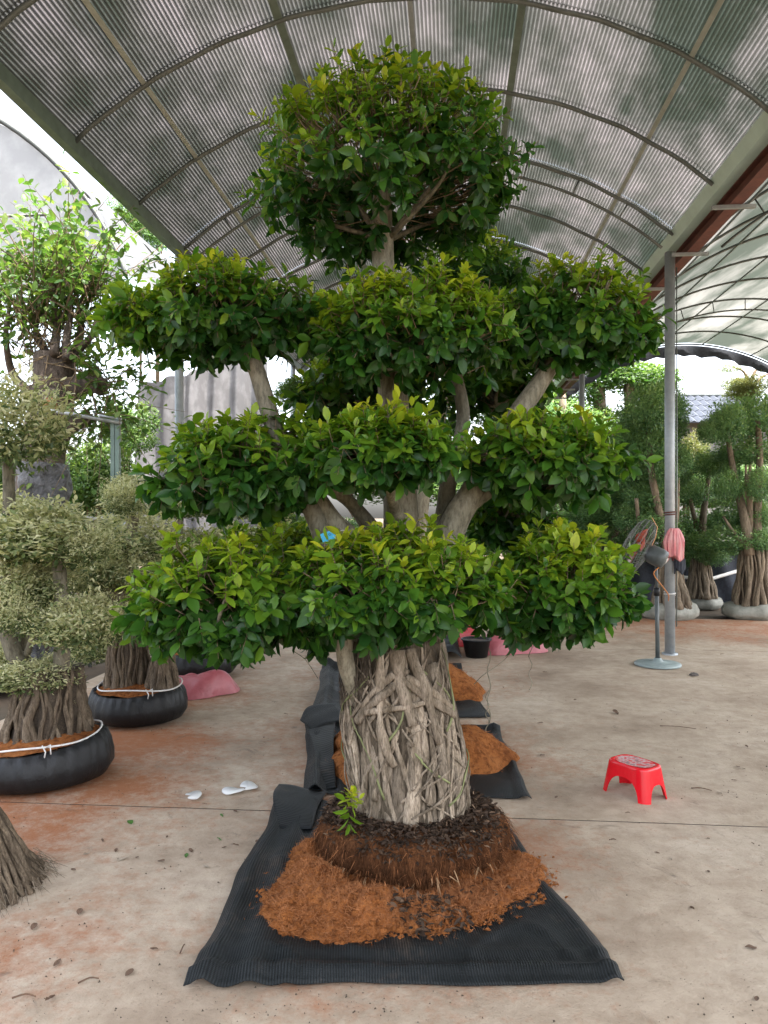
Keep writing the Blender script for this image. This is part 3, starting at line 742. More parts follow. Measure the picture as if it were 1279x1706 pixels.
# stems and limbs (surveyed from the photograph, each at its own depth)
L_ = lambda *q: [P(*w) for w in q]
limb('limb', L_((655, 1110, 3.42), (668, 960, 3.42), (668, 860, 3.42), (655, 660, 3.42), (640, 480, 3.42), (636, 300, 3.42)), .105, .040, ficus, seg=16, n=36, knob=.05)
limb('limb', L_((590, 1120, 3.36), (555, 960, 3.32), (530, 870, 3.30), (462, 725, 3.3), (425, 610, 3.3), (380, 520, 3.3)), .050, .034, ficus, seg=14)
limb('limb', L_((640, 1000, 3.40), (590, 905, 3.36), (548, 860, 3.32), (490, 770, 3.30)), .048, .040, ficus, seg=12)
limb('limb', L_((700, 1060, 3.42), (750, 890, 3.38), (790, 815, 3.38), (860, 695, 3.40), (905, 630, 3.42), (950, 560, 3.42)), .070, .030, ficus, seg=14)
limb('limb', L_((690, 1040, 3.50), (735, 880, 3.46), (748, 800, 3.46), (772, 700, 3.50), (755, 610, 3.50), (735, 540, 3.45)), .045, .025, ficus, seg=12)
limb('limb', L_((610, 1190, 3.36), (578, 1110, 3.26), (568, 1040, 3.22), (520, 1000, 3.18), (420, 980, 3.15)), .045, .018, ficus, seg=12)
limb('limb', L_((640, 900, 3.42), (560, 820, 3.30), (440, 800, 3.22), (360, 790, 3.2)), .032, .014, ficus)
limb('limb', L_((668, 880, 3.40), (650, 820, 3.2), (640, 770, 3.05)), .030, .014, ficus)
limb('limb', L_((770, 850, 3.40), (850, 800, 3.35), (930, 770, 3.32)), .035, .014, ficus)
limb('limb', L_((660, 1060, 3.38), (655, 1020, 3.15), (655, 990, 3.0)), .04, .016, ficus)
limb('limb', L_((720, 1060, 3.42), (800, 1010, 3.36), (920, 1000, 3.32)), .04, .016, ficus)
limb('limb', L_((656, 700, 3.42), (670, 610, 3.3), (690, 550, 3.22)), .03, .014, ficus)
limb('limb', L_((620, 780, 3.46), (600, 700, 3.7), (595, 650, 3.95)), .03, .012, ficus)
limb('limb', L_((560, 800, 3.42), (610, 880, 3.46), (640, 960, 3.46)), .02, .03, ficus)

PADS = [  # px, py, half-width px, half-height px, depth, shoots, young, twig share, painted left-side light
    (643, 290, 226, 168, 3.42, 920, 1.1, 1.0, .18),
    (362, 528, 162, 84, 3.30, 520, 1.05, .5, .3),
    (690, 562, 158, 84, 3.18, 500, .9, .6, 0),
    (952, 540, 130, 84, 3.42, 420, .7, .8, -.1),
    (400, 786, 152, 78, 3.20, 420, .75, .4, .15),
    (640, 752, 118, 60, 3.02, 320, 1.0, .6, 0),
    (905, 768, 140, 72, 3.32, 400, .9, .5, 0),
    (378, 1008, 158, 94, 3.14, 420, .8, .4, .2),
    (654, 985, 164, 88, 2.98, 480, 1.1, .4, 0),
    (922, 985, 130, 84, 3.30, 420, .95, .4, 0),
    (595, 655, 110, 48, 4.0, 210, .9, .3, 0),
    (830, 645, 95, 50, 4.0, 180, .5, .3, 0),
    (850, 860, 70, 40, 3.85, 130, .4, .3, 0),
    (460, 930, 100, 42, 3.75, 160, .8, .3, .1),
    (530, 545, 50, 44, 3.50, 90, .6, .3, 0),
    (840, 560, 56, 50, 3.55, 100, .6, .3, 0),
    (515, 1030, 50, 45, 3.30, 80, .7, .3, 0),
    (805, 980, 50, 44, 3.34, 90, .8, .3, 0)]
ficus_sets = []
for i, (px, py, hw, hh, Y, ns, yg, tw, ls) in enumerate(PADS):
    c = P(px, py, Y); rx, rz = hw / F * Y, hh / F * Y
    if i == 0: c.z -= .03
    ry = rx * (.9 if i == 0 else .72)
    d = pad_leaves(c, (rx * .90, ry * .9, rz * (.95 if i == 0 else 1.0)), ns, i * 1.7 + 1, L=(.057 if i == 0 else .060 if i < 4 else .067), k=9, young_lit=yg, rough=.10 if i == 0 else .22, bottom=.60 if i == 0 else .70, lside=ls, lobe=2.3)
    d['c'] = c; d['pad'] = i; ficus_sets.append(d)
for d in ficus_sets:
    i = d['pad']
    n = len(d['pos'])
    # the 300 leaves that show largest become objects of their own: outer, facing the camera, broad
    view = d['pos'] - np.array([0, 0, CAMZ]); view /= np.linalg.norm(view, axis=1, keepdims=True)
    Dn, Wn, Un = frames(d['D'].copy(), d['U'].copy())
    face = np.abs((Un * view).sum(1)); front = -d['d'][d['didx'], 1]
    score = d['Ln'] * face * (front > .45) * (np.linalg.norm((d['pos'] - np.array(d['c'])), axis=1) > 0) / d['pos'][:, 1]
    q = 30 if i == 0 else (27 if i < 10 else 0)
    pick = np.argsort(-score)[:q]
    keep = np.ones(n, bool); keep[pick] = False
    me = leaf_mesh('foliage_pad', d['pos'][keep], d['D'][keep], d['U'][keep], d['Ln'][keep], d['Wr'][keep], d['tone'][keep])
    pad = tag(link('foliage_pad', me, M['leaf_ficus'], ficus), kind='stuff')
    for j in pick:
        m = LEAF_TONES[int(np.clip(round(d['tone'][j] * 7), 0, 7))]
        lf = bpy.data.objects.new('leaf', m); COL.objects.link(lf); lf.parent = pad
        Mx = Matrix((( *(Dn[j]), 0), (*(Wn[j]), 0), (*(Un[j]), 0), (0, 0, 0, 1))).transposed()
        Mx.translation = Vector(d['pos'][j])
        lf.matrix_parent_inverse = wmat(pad).inverted()
        lf.matrix_basis = Mx @ Matrix.Diagonal((d['Ln'][j] * .98, d['Ln'][j] * .98 * d['Wr'][j] / .60, d['Ln'][j] * .98, 1))
    tm = twig_mesh(d['c'] - Vector((0, 0, .05)), d['tip'], d['ax'], .07)
    tag(link('twigs', tm, M['twig'], pad), kind='stuff')
    # a few branching limbs inside the cushion
    mb = MB()
    c = d['c']; r = random.Random(i)
    base = Vector((c.x, c.y, c.z)) - Vector((0, 0, .6 * PADS[i][3] / F * c.y))
    for k in range(9):
        t = Vector(d['tip'][r.randrange(len(d['tip']))])
        mid = base.lerp(t, .5) + Vector((r.uniform(-.05, .05), r.uniform(-.05, .05), r.uniform(-.03, .05)))
        mb.tube(spline([base, mid, base.lerp(t, .9)], 8), lerp_list([.014, .009, .004], 8), 6)
    mb.build('branch', M['bark'], pad)
# sprig at the foot of the trunk
d = pad_leaves(P(580, 1345, 3.12), (.03, .03, .07), 5, 3.0, L=.05, k=6, young_lit=1.0)
tag(link('sprig', leaf_mesh('sprig', d['pos'], d['D'], d['U'], d['Ln'], d['Wr'], np.clip(d['tone'] + .3, 0, 1)), M['leaf_ficus'], ficus), label='small bright green sprig at the foot of the trunk')

# root ball: flat-topped lump of bound fibre
def lathe_noise(name, cx, cy, prof, n, m, parent, nz_amp, seed, sy=1.0, fr=6.0):
    V, Fc = [], []
    for (r, z) in prof:
        for k in range(n):
            a = 2 * math.pi * k / n
            lob = 1 + .06 * math.sin(a * 3 + seed) + .05 * math.sin(a * 5 + seed * 2)
            V.append((cx + r * lob * math.cos(a), cy + r * lob * sy * math.sin(a), z))
    A = np.array(V); c = np.array([cx, cy, 0.0])
    out = A - c; out[:, 2] = 0; ln = np.linalg.norm(out, axis=1, keepdims=True) + 1e-6
    A += out / ln * (nz_amp * fbm(A * np.array([1, 1, .45]), fr, seed, 4))[:, None]
    A[:, 2] += nz_amp * .4 * fbm(A, fr * 1.4, seed + 3, 3) * np.clip(A[:, 2] * 8, 0, 1)
    k0 = len(prof)
    for i in range(k0 - 1):
        for k in range(n):
            k2 = (k + 1) % n; Fc.append((i * n + k, i * n + k2, (i + 1) * n + k2, (i + 1) * n + k))
    Fc.append(tuple((k0 - 1) * n + k for k in range(n)))
    return mobj(name, A, Fc, M[m], parent), A
prof = [(.31, -.01), (.345, .025), (.375, .06), (.390, .09), (.394, .12), (.390, .155), (.378, .185), (.350, .205), (.30, .217), (.2, .222), (.05, .222)]
ball, bA = lathe_noise('root_ball', .12, 3.38, prof, 120, 'rootball', ficus, .042, 1.3, .95, 7.0)
def fibres(name, base, dirs, lens, w, m, parent, kind='stuff'):
    n = len(base); dirs = dirs / np.linalg.norm(dirs, axis=1, keepdims=True)
    side = np.cross(dirs, unit(n)); side /= np.linalg.norm(side, axis=1, keepdims=True) + 1e-9
    bend = RNG.normal(size=(n, 3)) * .25
    p1 = base + dirs * (lens * .5)[:, None] + bend * (lens * .5)[:, None]; p2 = base + dirs * lens[:, None] + (bend * 1.3 + np.array([0, 0, -.25])) * lens[:, None]
    V = np.stack([base - side * w, base + side * w, p1 - side * w * .7, p1 + side * w * .7, p2], axis=1).reshape(-1, 3)
    t = np.array([(0, 1, 3), (0, 3, 2), (2, 3, 4)])
    tr = (t[None] + (np.arange(n) * 5)[:, None, None]).reshape(-1, 3)
    me = fast_mesh(name, V, tr)
    return tag(link(name, me, M[m], parent), kind=kind)
# hanging fibre on the sides of the ball
sel = bA[(bA[:, 2] > .02) & (bA[:, 2] < .19)]
b = sel[RNG.integers(0, len(sel), 5200)] + RNG.normal(size=(5200, 3)) * .006
o = b - np.array([.12, 3.38, 0]); o[:, 2] = 0; o /= np.linalg.norm(o, axis=1, keepdims=True)
fibres('root_fibre', b, o * .45 + np.array([0, 0, -1.0]) + RNG.normal(size=b.shape) * .3, RNG.uniform(.02, .06, len(b)), .0011, 'rootball', ball)
fibres('root_fibre', b[:700] + o[:700] * .006, o[:700] * .6 + np.array([0, 0, -.8]) + RNG.normal(size=(700, 3)) * .4, RNG.uniform(.02, .05, 700), .0010, 'coir_fibre', ball)
fr = bA[(bA[:, 2] > .0) & (bA[:, 2] < .09) & (bA[:, 1] < 3.3)]
b = fr[RNG.integers(0, len(fr), 60)]; o = b - np.array([.12, 3.38, 0]); o[:, 2] = 0; o /= np.linalg.norm(o, axis=1, keepdims=True)
b = b + o * .01
fibres('torn_root', b, o * .5 + np.array([0, 0, -1.0]) + RNG.normal(size=b.shape) * .25, RNG.uniform(.03, .08, len(b)), .0028, 'pale_fibre', ball)
# leaf litter on the ball
def litter(name, n, cx, cy, r0, r1, z, parent, L=.035, sy=.95, zj=.012, zfun=None, lbl=None):
    a = RNG.uniform(0, 6.28, n); r = np.sqrt(RNG.uniform(r0 ** 2, r1 ** 2, n))
    pos = np.stack([cx + r * np.cos(a), cy + r * sy * np.sin(a), np.full(n, z) + RNG.uniform(-.002, zj, n)], 1)
    if zfun is not None: pos[:, 2] = zfun(pos[:, 0], pos[:, 1]) + RNG.uniform(.0, zj, n)
    D = RNG.normal(size=(n, 3)) * np.array([1, 1, .28]); U = np.array([0, 0, 1.0]) + RNG.normal(size=(n, 3)) * .5
    tone = RNG.beta(1.6, 2.2, n)
    return tag(link(name, leaf_mesh(name, pos, D, U, L * RNG.uniform(.5, 1.25, n), RNG.uniform(.25, .6, n), tone), M['litter'], parent), kind='stuff')
litter('leaf_litter', 5200, .12, 3.38, .22, .392, .203, ball, L=.03, zj=.022, zfun=lambda x, y: np.interp(np.hypot(x - .12, (y - 3.38) / .95), [.2, .30, .350, .378, .392], [.222, .217, .205, .185, .15]))
# outer rim: some litter slides over the edge
litter('leaf_litter', 420, .12, 3.38, .38, .405, .14, ball, zj=.04, L=.026)

# coir mound on the mat
MC = (.09, 3.16)
def mound_R0(a):      # outline in plan
    return (.50 + .055 * math.sin(a * 2 + .5) + .045 * math.sin(a * 3 + 2.2) + .035 * math.sin(a * 5 + 1) + .024 * nz(math.cos(a) * 4, math.sin(a) * 4, 0, 1.5) + .020 * nz(math.cos(a) * 9, math.sin(a) * 9, 3, 1.7) + .012 * nz(math.cos(a) * 25, math.sin(a) * 25, 5, 1.7)) * (1 + .06 * abs(math.cos(a))) * (1 - .075 * max(0, math.cos(a)))
_TA = np.linspace(-math.pi, math.pi, 1441); _TR = np.array([mound_R0(q) for q in _TA])
def mound_R(a): return np.interp((np.asarray(a) + math.pi) % (2 * math.pi) - math.pi, _TA, _TR)
def mound_h(x, y):
    dx, dy = np.asarray(x) - MC[0], (np.asarray(y) - MC[1])
    a = np.arctan2(dy, dx); r = np.hypot(dx, dy)
    R = mound_R(a); f = np.clip(r / R, 0, 1)
    Pn = np.stack([np.atleast_1d(dx), np.atleast_1d(dy), np.zeros_like(np.atleast_1d(dx))], 1)
    lump = .058 * fbm(Pn, 5.5, 2.0, 3) + .044 * np.abs(fbm(Pn, 13.0, 5.0, 3)) + .010 * fbm(Pn, 45.0, 5.0, 2)
    left = np.clip(-(dx) * 1.2, 0, .5)
    right = np.clip(dx * 1.0 - .15, 0, .4)
    h = (.022 + .26 * left + .14 * right) * np.clip(1 - f ** 2.6, 0, 1) ** .75 + lump * np.clip(1.15 - f ** 3, 0, 1) + .004
    trench = .075 * np.exp(-((np.hypot(np.asarray(x) - .12, (np.asarray(y) - 3.38) / .95) - .415) / .06) ** 2)
    return np.maximum(h - trench * (1 - f ** 4), .012 * (1 - f ** 8))
V, Fc = [], []
na, nr = 320, 90
aa = np.linspace(0, 2 * math.pi, na, endpoint=False); RRv = np.array([mound_R(x) for x in aa])
X, Yv = [], []
for j in range(nr + 1):
    f = j / nr
    X.append(MC[0] + RRv * f * np.cos(aa)); Yv.append(MC[1] + RRv * f * np.sin(aa))
X = np.concatenate(X); Yv = np.concatenate(Yv); Z = mound_h(X, Yv) + .012
Z[-na:] = .008
for j in range(nr):
    for k in range(na):
        k2 = (k + 1) % na; Fc.append((j * na + k, j * na + k2, (j + 1) * na + k2, (j + 1) * na + k) if j else (j * na + k, (j + 1) * na + k2, (j + 1) * na + k))
Fc = [f for f in Fc]
coir = tag(mobj('coir_pile', np.stack([X, Yv, Z], 1), [f[::-1] if False else f for f in Fc], M['coir']), 'rust-orange coir fibre heaped round the root ball of the big ficus', 'coir', kind='stuff')
def fuzz(parent, n, cx, cy, Rf, hf, L=.022, w=.0009):
    a = RNG.uniform(0, 6.28, n); r = np.sqrt(RNG.uniform(0, 1, n)) * .995 * Rf(a)
    x, y = cx + r * np.cos(a), cy + r * np.sin(a)
    base = np.stack([x, y, hf(x, y) + .012], 1)
    return fibres('loose_fibre', base, RNG.normal(size=(n, 3)) * np.array([1, 1, .5]) + np.array([0, 0, .55]), RNG.uniform(.5, 1.4, n) * L, w, 'coir_fibre', parent)
fuzz(coir, 42000, MC[0], MC[1], mound_R, mound_h)
# loose clumps along the skirt of the heap
cn = 1100; V, T = [], []
for k in range(cn):
    a = RNG.uniform(0, 6.28); r = mound_R(a) * (.92 + abs(RNG.normal()) * .10 if k % 4 else RNG.uniform(.35, .98)); x, y = MC[0] + r * math.cos(a), MC[1] + r * math.sin(a)
    z = float(mound_h(x, y)[0] if r < mound_R(a) else .004) + .008; s = RNG.uniform(.006, .022) * (1.0 if r < mound_R(a) else RNG.uniform(.25, .8))
    dd = unit(14); dd[:, 2] = np.abs(dd[:, 2]) * .9 - .15
    pts = np.array([x, y, z]) + dd * s * RNG.uniform(.7, 1.3, (14, 1)); b0 = len(V); V += [tuple(q) for q in pts]
    bmh = bmesh.new(); [bmh.verts.new(q) for q in pts]; bmh.verts.ensure_lookup_table()
    res = bmesh.ops.convex_hull(bmh, input=bmh.verts); bmh.verts.index_update()
    T += [tuple(v.index + b0 for v in f.verts) for f in bmh.faces]; bmh.free()
tag(mobj('coir_clump', V, T, M['coir'], coir), kind='stuff')
cb = np.array(V)[RNG.integers(0, len(V), 9000)]
fibres('loose_fibre', cb, RNG.normal(size=cb.shape) + np.array([0, 0, .3]), RNG.uniform(.008, .02, 9000), .0009, 'coir_fibre', coir)
litter('leaf_litter', 260, .17, 2.83, 0, .15, .0, coir, L=.04, sy=.7, zfun=lambda x, y: mound_h(x, y) + .012)
litter('leaf_litter', 40, .45, 2.98, 0, .15, .0, coir, L=.03, sy=.7, zfun=lambda x, y: mound_h(x, y) + .012)

# ------------------------------------------------------------------ shade-cloth mats
def cloth_mat(name, label, c, seed, nu=70, nv=80, folds=(), amp=.016, parent=None):
    """c = four floor corners: near-left, near-right, far-right, far-left"""
    V, uvs = [], []
    c = [Vector((q.x, q.y, 0)) for q in c]
    for j in range(nv + 1):
        for i in range(nu + 1):
            s, t = i / nu, j / nv
            p = c[0] * (1 - s) * (1 - t) + c[1] * s * (1 - t) + c[2] * s * t + c[3] * (1 - s) * t
            ed = min(s, 1 - s, t, 1 - t)
            jx, jy = nz(p.x, p.y, seed, 3.2, seed), nz(p.x, p.y, seed + 7, 3.2, seed)
            k = max(0, 1 - ed * 7)
            p = p + Vector((jx, jy, 0)) * .018 * k + Vector((nz(p.x * 9, p.y * 9, 1), nz(p.x * 9, p.y * 9, 4), 0)) * .004 * k
            z = .006 + amp * max(0, nz(p.x, p.y, 0, 4.2, seed)) * min(1, ed * 12 + .25) + .010 * max(0, 1 - abs(nz(p.x, p.y, 2, 5.0, seed + 3)) * 5) * min(1, ed * 10)
            for (ax, pos, wd, h) in folds:
                q = {'s': s, 't': t, 'd': s + t * .35}[ax]
                z += h * math.exp(-((q - pos - .02 * nz(p.x * 2, p.y * 2, seed)) / wd) ** 2)
            V.append((p.x, p.y, z)); uvs.append((s * 1.0, t))
    Fc = [(j * (nu + 1) + i, j * (nu + 1) + i + 1, (j + 1) * (nu + 1) + i + 1, (j + 1) * (nu + 1) + i) for j in range(nv) for i in range(nu)]
    o = mobj(name, V, Fc, M['shadecloth'], parent)
    ul = o.data.uv_layers.new(name='uv')
    for l in o.data.loops: ul.data[l.index].uv = uvs[l.vertex_index]
    sd = o.modifiers.new('thick', 'SOLIDIFY'); sd.thickness = .003; sd.offset = 1
    if label: tag(o, label, 'mat')
    return o
mat1 = cloth_mat('ground_mat', 'black woven shade cloth spread under the big ficus and its coir', [G(312, 1648), G(1040, 1640), G(838, 1372), G(468, 1328)], 1.0,
          folds=[('s', .035, .022, .030), ('s', .13, .03, .022), ('s', .21, .02, .010), ('t', .035, .020, .022), ('t', .11, .02, .008), ('s', .97, .02, .018)])
def flap(name, pts, parent, seed=0, uvs=(1, 1)):
    """a turned-over corner of cloth: grid between two 3-D edge curves"""
    A, B = spline(pts[0], 16), spline(pts[1], 16); V, uv = [], []
    for j in range(13):
        for i in range(17):
            p = A[i].lerp(B[i], j / 12); w = math.sin(math.pi * j / 12)
            p = p + Vector((0, 0, .012 * w * nz(p.x * 7, p.y * 7, seed)))
            V.append(p); uv.append((i / 16 * .25, j / 12 * .25))
    o = mobj(name, V, [(j * 17 + i, j * 17 + i + 1, (j + 1) * 17 + i + 1, (j + 1) * 17 + i) for j in range(12) for i in range(16)], M['shadecloth'], parent)
    ul = o.data.uv_layers.new(name='uv')
    for l in o.data.loops: ul.data[l.index].uv = uv[l.vertex_index]
    sd = o.modifiers.new('thick', 'SOLIDIFY'); sd.thickness = .003
    return o
g0 = G(470, 1372); g1 = G(545, 1335)
flap('turned_corner', [[G(462, 1385) + Vector((0, 0, .02)), G(455, 1345) + Vector((0, 0, .06)), G(465, 1322) + Vector((0, 0, .05))],
                       [G(520, 1392) + Vector((0, 0, .03)), G(530, 1355) + Vector((0, 0, .035)), G(545, 1326) + Vector((0, 0, .02))]], mat1, 2)

# ------------------------------------------------------------------ mats and coir of the trees standing behind
def coir_heap(label, cx, cy, rx, ry, h, seed, nf=5000, hole=None):
    def R(a): return 1 + .10 * math.sin(a * 3 + seed) + .07 * math.sin(a * 5 + seed * 2) + .05 * math.sin(a * 11 + seed)
    V, Fc = [], []
    na, nr = 110, 26
    for j in range(nr + 1):
        f = j / nr
        for k in range(na):
            a = 2 * math.pi * k / na; r = R(a) * f
            V.append((cx + rx * r * math.cos(a), cy + ry * r * math.sin(a), .012 + h * (1 - f ** 2.2) ** .8))
    A = np.array(V); fz = np.repeat(np.linspace(0, 1, nr + 1), na)
    A[:, 2] += (.05 * fbm(A, 6, seed, 3) + .03 * np.abs(fbm(A, 15, seed, 2))) * (1 - fz ** 5); A[:, 2] = np.maximum(A[:, 2], .010)
    for j in range(nr):
        for k in range(na):
            k2 = (k + 1) % na; Fc.append((j * na + k, j * na + k2, (j + 1) * na + k2, (j + 1) * na + k) if j else (j * na + k, (j + 1) * na + k2, (j + 1) * na + k))
    o = tag(mobj('coir_pile', A, Fc, M['coir']), label, 'coir', kind='stuff')
    b = A[RNG.integers(0, len(A), nf)] + RNG.normal(size=(nf, 3)) * np.array([.01, .01, .002])
    fibres('loose_fibre', b, RNG.normal(size=(nf, 3)) * np.array([1, 1, .5]) + np.array([0, 0, .5]), RNG.uniform(.015, .035, nf), .0014, 'coir_fibre', o)
    return o
mat2 = cloth_mat('ground_mat', 'black shade cloth square just behind the big ficus', [G(508, 1322), G(886, 1333), G(832, 1215), G(512, 1205)], 2.0, 60, 60, folds=[('s', .05, .03, .05), ('t', .96, .03, .03), ('s', .97, .02, .02)], amp=.02)
flap('turned_corner', [[G(512, 1320) + Vector((0, 0, .02)), G(522, 1265) + Vector((0, 0, .05)), G(505, 1205) + Vector((0, 0, .03))],
                       [G(560, 1318) + Vector((0, 0, .02)), G(556, 1265) + Vector((0, 0, .09)), G(560, 1210) + Vector((0, 0, .06))]], mat2, 3)
flap('turned_corner', [[G(500, 1212) + Vector((0, 0, .05)), G(515, 1200) + Vector((0, 0, .10)), G(560, 1198) + Vector((0, 0, .12))],
                       [G(520, 1228) + Vector((0, 0, .04)), G(540, 1224) + Vector((0, 0, .07)), G(570, 1222) + Vector((0, 0, .09))]], mat2, 5)
mat3 = cloth_mat('ground_mat', 'farther black shade cloth square in the row of mats', [G(520, 1196), G(816, 1197), G(768, 1112), G(538, 1112)], 3.0, 50, 50, folds=[('s', .05, .03, .05), ('t', .97, .03, .05)], amp=.02)
mat4 = cloth_mat('ground_mat', 'last black shade cloth at the end of the row of mats', [G(590, 1104), G(770, 1106), G(755, 1062), G(600, 1062)], 4.0, 40, 40, folds=[('t', .5, .2, .10), ('s', .9, .1, .10)], amp=.05)
coir_heap('orange coir heap on the mat just behind the big ficus', .17, 4.72, .56, .58, .20, 1.0)
coir_heap('orange coir heap on the farther mat of the row', .22, 6.6, .58, .7, .24, 2.0)
coir_heap('small orange coir heap on the last mat of the row', .35, 8.9, .5, .6, .25, 3.0, 2500)

# ------------------------------------------------------------------ small-leaved cushions shared by the trimmed trees
def unit_pad(name, n, L, seed, m, wr=.55, tmpl=T_LITE, inner=.3, rough=.16, bottom=.6, curl=.4, hi=.55, spread=.28):
    p, d = pad_shoots(n, seed, rough, bottom, inner)
    k = 4
    pos = np.repeat(p, k, axis=0) + RNG.normal(size=(n * k if len(p) == n else len(p) * k, 3)) * L * .55
    dd = np.repeat(d, k, axis=0)
    D = dd * .5 + RNG.normal(size=pos.shape) * .7 + np.array([0, 0, .1]); U = dd + np.array([0, 0, .8]) + RNG.normal(size=pos.shape) * curl
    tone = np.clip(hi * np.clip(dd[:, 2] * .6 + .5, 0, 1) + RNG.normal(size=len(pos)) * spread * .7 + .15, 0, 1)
    me = leaf_mesh(name, pos, D, U, L * RNG.uniform(.6, 1.25, len(pos)), wr * RNG.uniform(.8, 1.2, len(pos)), tone, tmpl)
    me.materials.append(M[m]); me.polygons.foreach_set('use_smooth', np.ones(len(me.polygons), dtype=bool))
    return me
PADM = {'small': [unit_pad('pad_mesh', 900, .15, s, 'leaf_small') for s in (1, 2, 3)],
        'bright': [unit_pad('pad_mesh', 420, .19, s, 'leaf_bright', wr=.6) for s in (4, 5)],
        'yellow': [unit_pad('pad_mesh', 380, .20, s, 'leaf_yellow', wr=.4) for s in (6,)],
        'varie': [unit_pad('pad_mesh', 1050, .165, s, 'leaf_variegated', rough=.28, wr=.40, curl=.8, hi=.82, spread=.45, tmpl=T_FULL) for s in (7, 8, 9)],
        'tree': [unit_pad('pad_mesh', 900, .11, s, 'leaf_small', wr=.6, rough=.3, bottom=.9) for s in (10, 11)],
        'brighttree': [unit_pad('pad_mesh', 800, .12, s, 'leaf_bright', wr=.6, rough=.3, bottom=.9) for s in (12,)]}
PR = random.Random(3)
def put_pad(kind, loc, rad, parent, name='foliage_pad'):
    o = bpy.data.objects.new(name, PR.choice(PADM[kind])); COL.objects.link(o)
    o.parent = parent; o.matrix_parent_inverse = wmat(parent).inverted()
    o.matrix_basis = Matrix.Translation(Vector(loc)) @ Matrix.Rotation(PR.uniform(0, 6.28), 4, 'Z') @ Matrix.Diagonal((*rad, 1))
    o['kind'] = 'stuff'
    return o
def pads_px(kind, lst, Y, parent, depth=.8, jit=.25):
    for (px, py, hw, hh) in lst:
        y = Y + PR.uniform(-jit, jit); rx = hw / F * y * (1.08 if kind != 'varie' else .96)
        put_pad(kind, P(px, py, y), (rx, rx * depth, hh / F * y * (1.25 if kind != 'varie' else 1.0)), parent)
        if kind == 'small':
            y2 = y + .5; put_pad(PR.choice(('small', 'bright', 'small')), P(px + PR.uniform(-.8, .8) * hw, py + PR.uniform(-1.2, .6) * hh, y2), (rx * .85, rx * .7, hh / F * y2), parent)
def flare(name, cx, cy, z0, z1, r0, r1, m, parent, seed, nroot=40, lean=(0, 0)):
    """flaring bundle of roots: core + one strand each"""
    core, fr = [], []
    nA, nT = 40, 12
    V, Fc = [], []
    def ax(t):
        return cx + lean[0] * t, cy + lean[1] * t, z0 + (z1 - z0) * t, r1 + (r0 - r1) * (1 - t) ** 1.5
    for i in range(nT + 1):
        x, y, z, r = ax(i / nT)
        for k in range(nA):
            a = 2 * math.pi * k / nA; q = r * (.9 + .06 * math.sin(a * 7 + seed))
            V.append((x + q * math.cos(a), y + q * math.sin(a), z))
    for i in range(nT):
        for k in range(nA):
            k2 = (k + 1) % nA; Fc.append((i * nA + k, i * nA + k2, (i + 1) * nA + k2, (i + 1) * nA + k))
    Fc.append(tuple(nT * nA + k for k in range(nA)))
    tr = mobj(name, V, Fc, M['root_dark'], parent)
    rn = random.Random(seed)
    for k in range(nroot):
        a0 = 2 * math.pi * k / nroot + rn.uniform(-.08, .08); tw = rn.uniform(-.25, .25); ph = rn.uniform(0, 6)
        w = (2 * math.pi * r0 / nroot) * rn.choice((.3, .4, .5, .7, .9))
        pts = []
        for i in range(11):
            x, y, z, r = ax(i / 10); a = a0 + tw * i / 10 + .10 * math.sin(i * .7 + ph)
            q = r * (.95 + .05 * math.sin(i * 1.3 + ph * 3)); pts.append((x + q * math.cos(a), y + q * math.sin(a), z))
        VV, FF = tube(pts, lerp_list([w * 1.1, w * .8, w * .6], 10), 6)
        mobj('root', VV, FF, M[m], tr)
    return tr

# ------------------------------------------------------------------ variegated bonsai in black grow bags
def grow_bag(parent, cx, cy, rx, ry, h, seed, tilt=0.0, m='black_plastic', soil='coir'):
    prof = [(.72, 0), (.90, .10), (1.0, .32), (1.0, .55), (.95, .82), (.90, .97), (.86, 1.0), (.83, .96), (.82, .86)]
    n = 180; V, Fc = [], []
    for r, z in prof:
        for k in range(n):
            a = 2 * math.pi * k / n
            q = r * (1 + .02 * math.sin(a * 3 + seed) + .016 * nz(math.cos(a) * 7, math.sin(a) * 7, z * 2, 1.0, seed) * min(1, z * 2) + (.014 * math.sin(a * 31 + 2 * math.sin(a * 3)) if z > .7 else 0))
            V.append((cx + rx * q * math.cos(a), cy + ry * q * math.sin(a), z * h * (1 + tilt * math.cos(a) + .06 * math.sin(a * 2 + seed)) + .002))
    for i in range(len(prof) - 1):
        for k in range(n):
            k2 = (k + 1) % n; Fc.append((i * n + k, i * n + k2, (i + 1) * n + k2, (i + 1) * n + k))
    bag = mobj('grow_bag', V, Fc, M[m], parent)
    # soil surface
    V, Fc = [], []
    for j in range(9):
        f = j / 8
        for k in range(n):
            a = 2 * math.pi * k / n; V.append((cx + rx * .85 * f * math.cos(a), cy + ry * .85 * f * math.sin(a), h * (.97 + .22 * (1 - f * f)) * (1 + tilt * f * math.cos(a))))
    A = np.array(V); A[:, 2] += .012 * fbm(A, 9, seed, 3)
    for j in range(8):
        for k in range(n):
            k2 = (k + 1) % n; Fc.append((j * n + k, j * n + k2, (j + 1) * n + k2, (j + 1) * n + k) if j else (j * n + k, (j + 1) * n + k2, (j + 1) * n + k))
    so = mobj('soil', A, Fc, M[soil], parent)
    b = A[RNG.integers(0, len(A), 1800)]
    if soil == 'coir':
        fibres('loose_fibre', b + RNG.normal(size=b.shape) * .006, RNG.normal(size=b.shape) * np.array([1, 1, .5]) + np.array([0, 0, .5]), RNG.uniform(.01, .025, 1800), .0009, 'coir_fibre', so)
    return bag
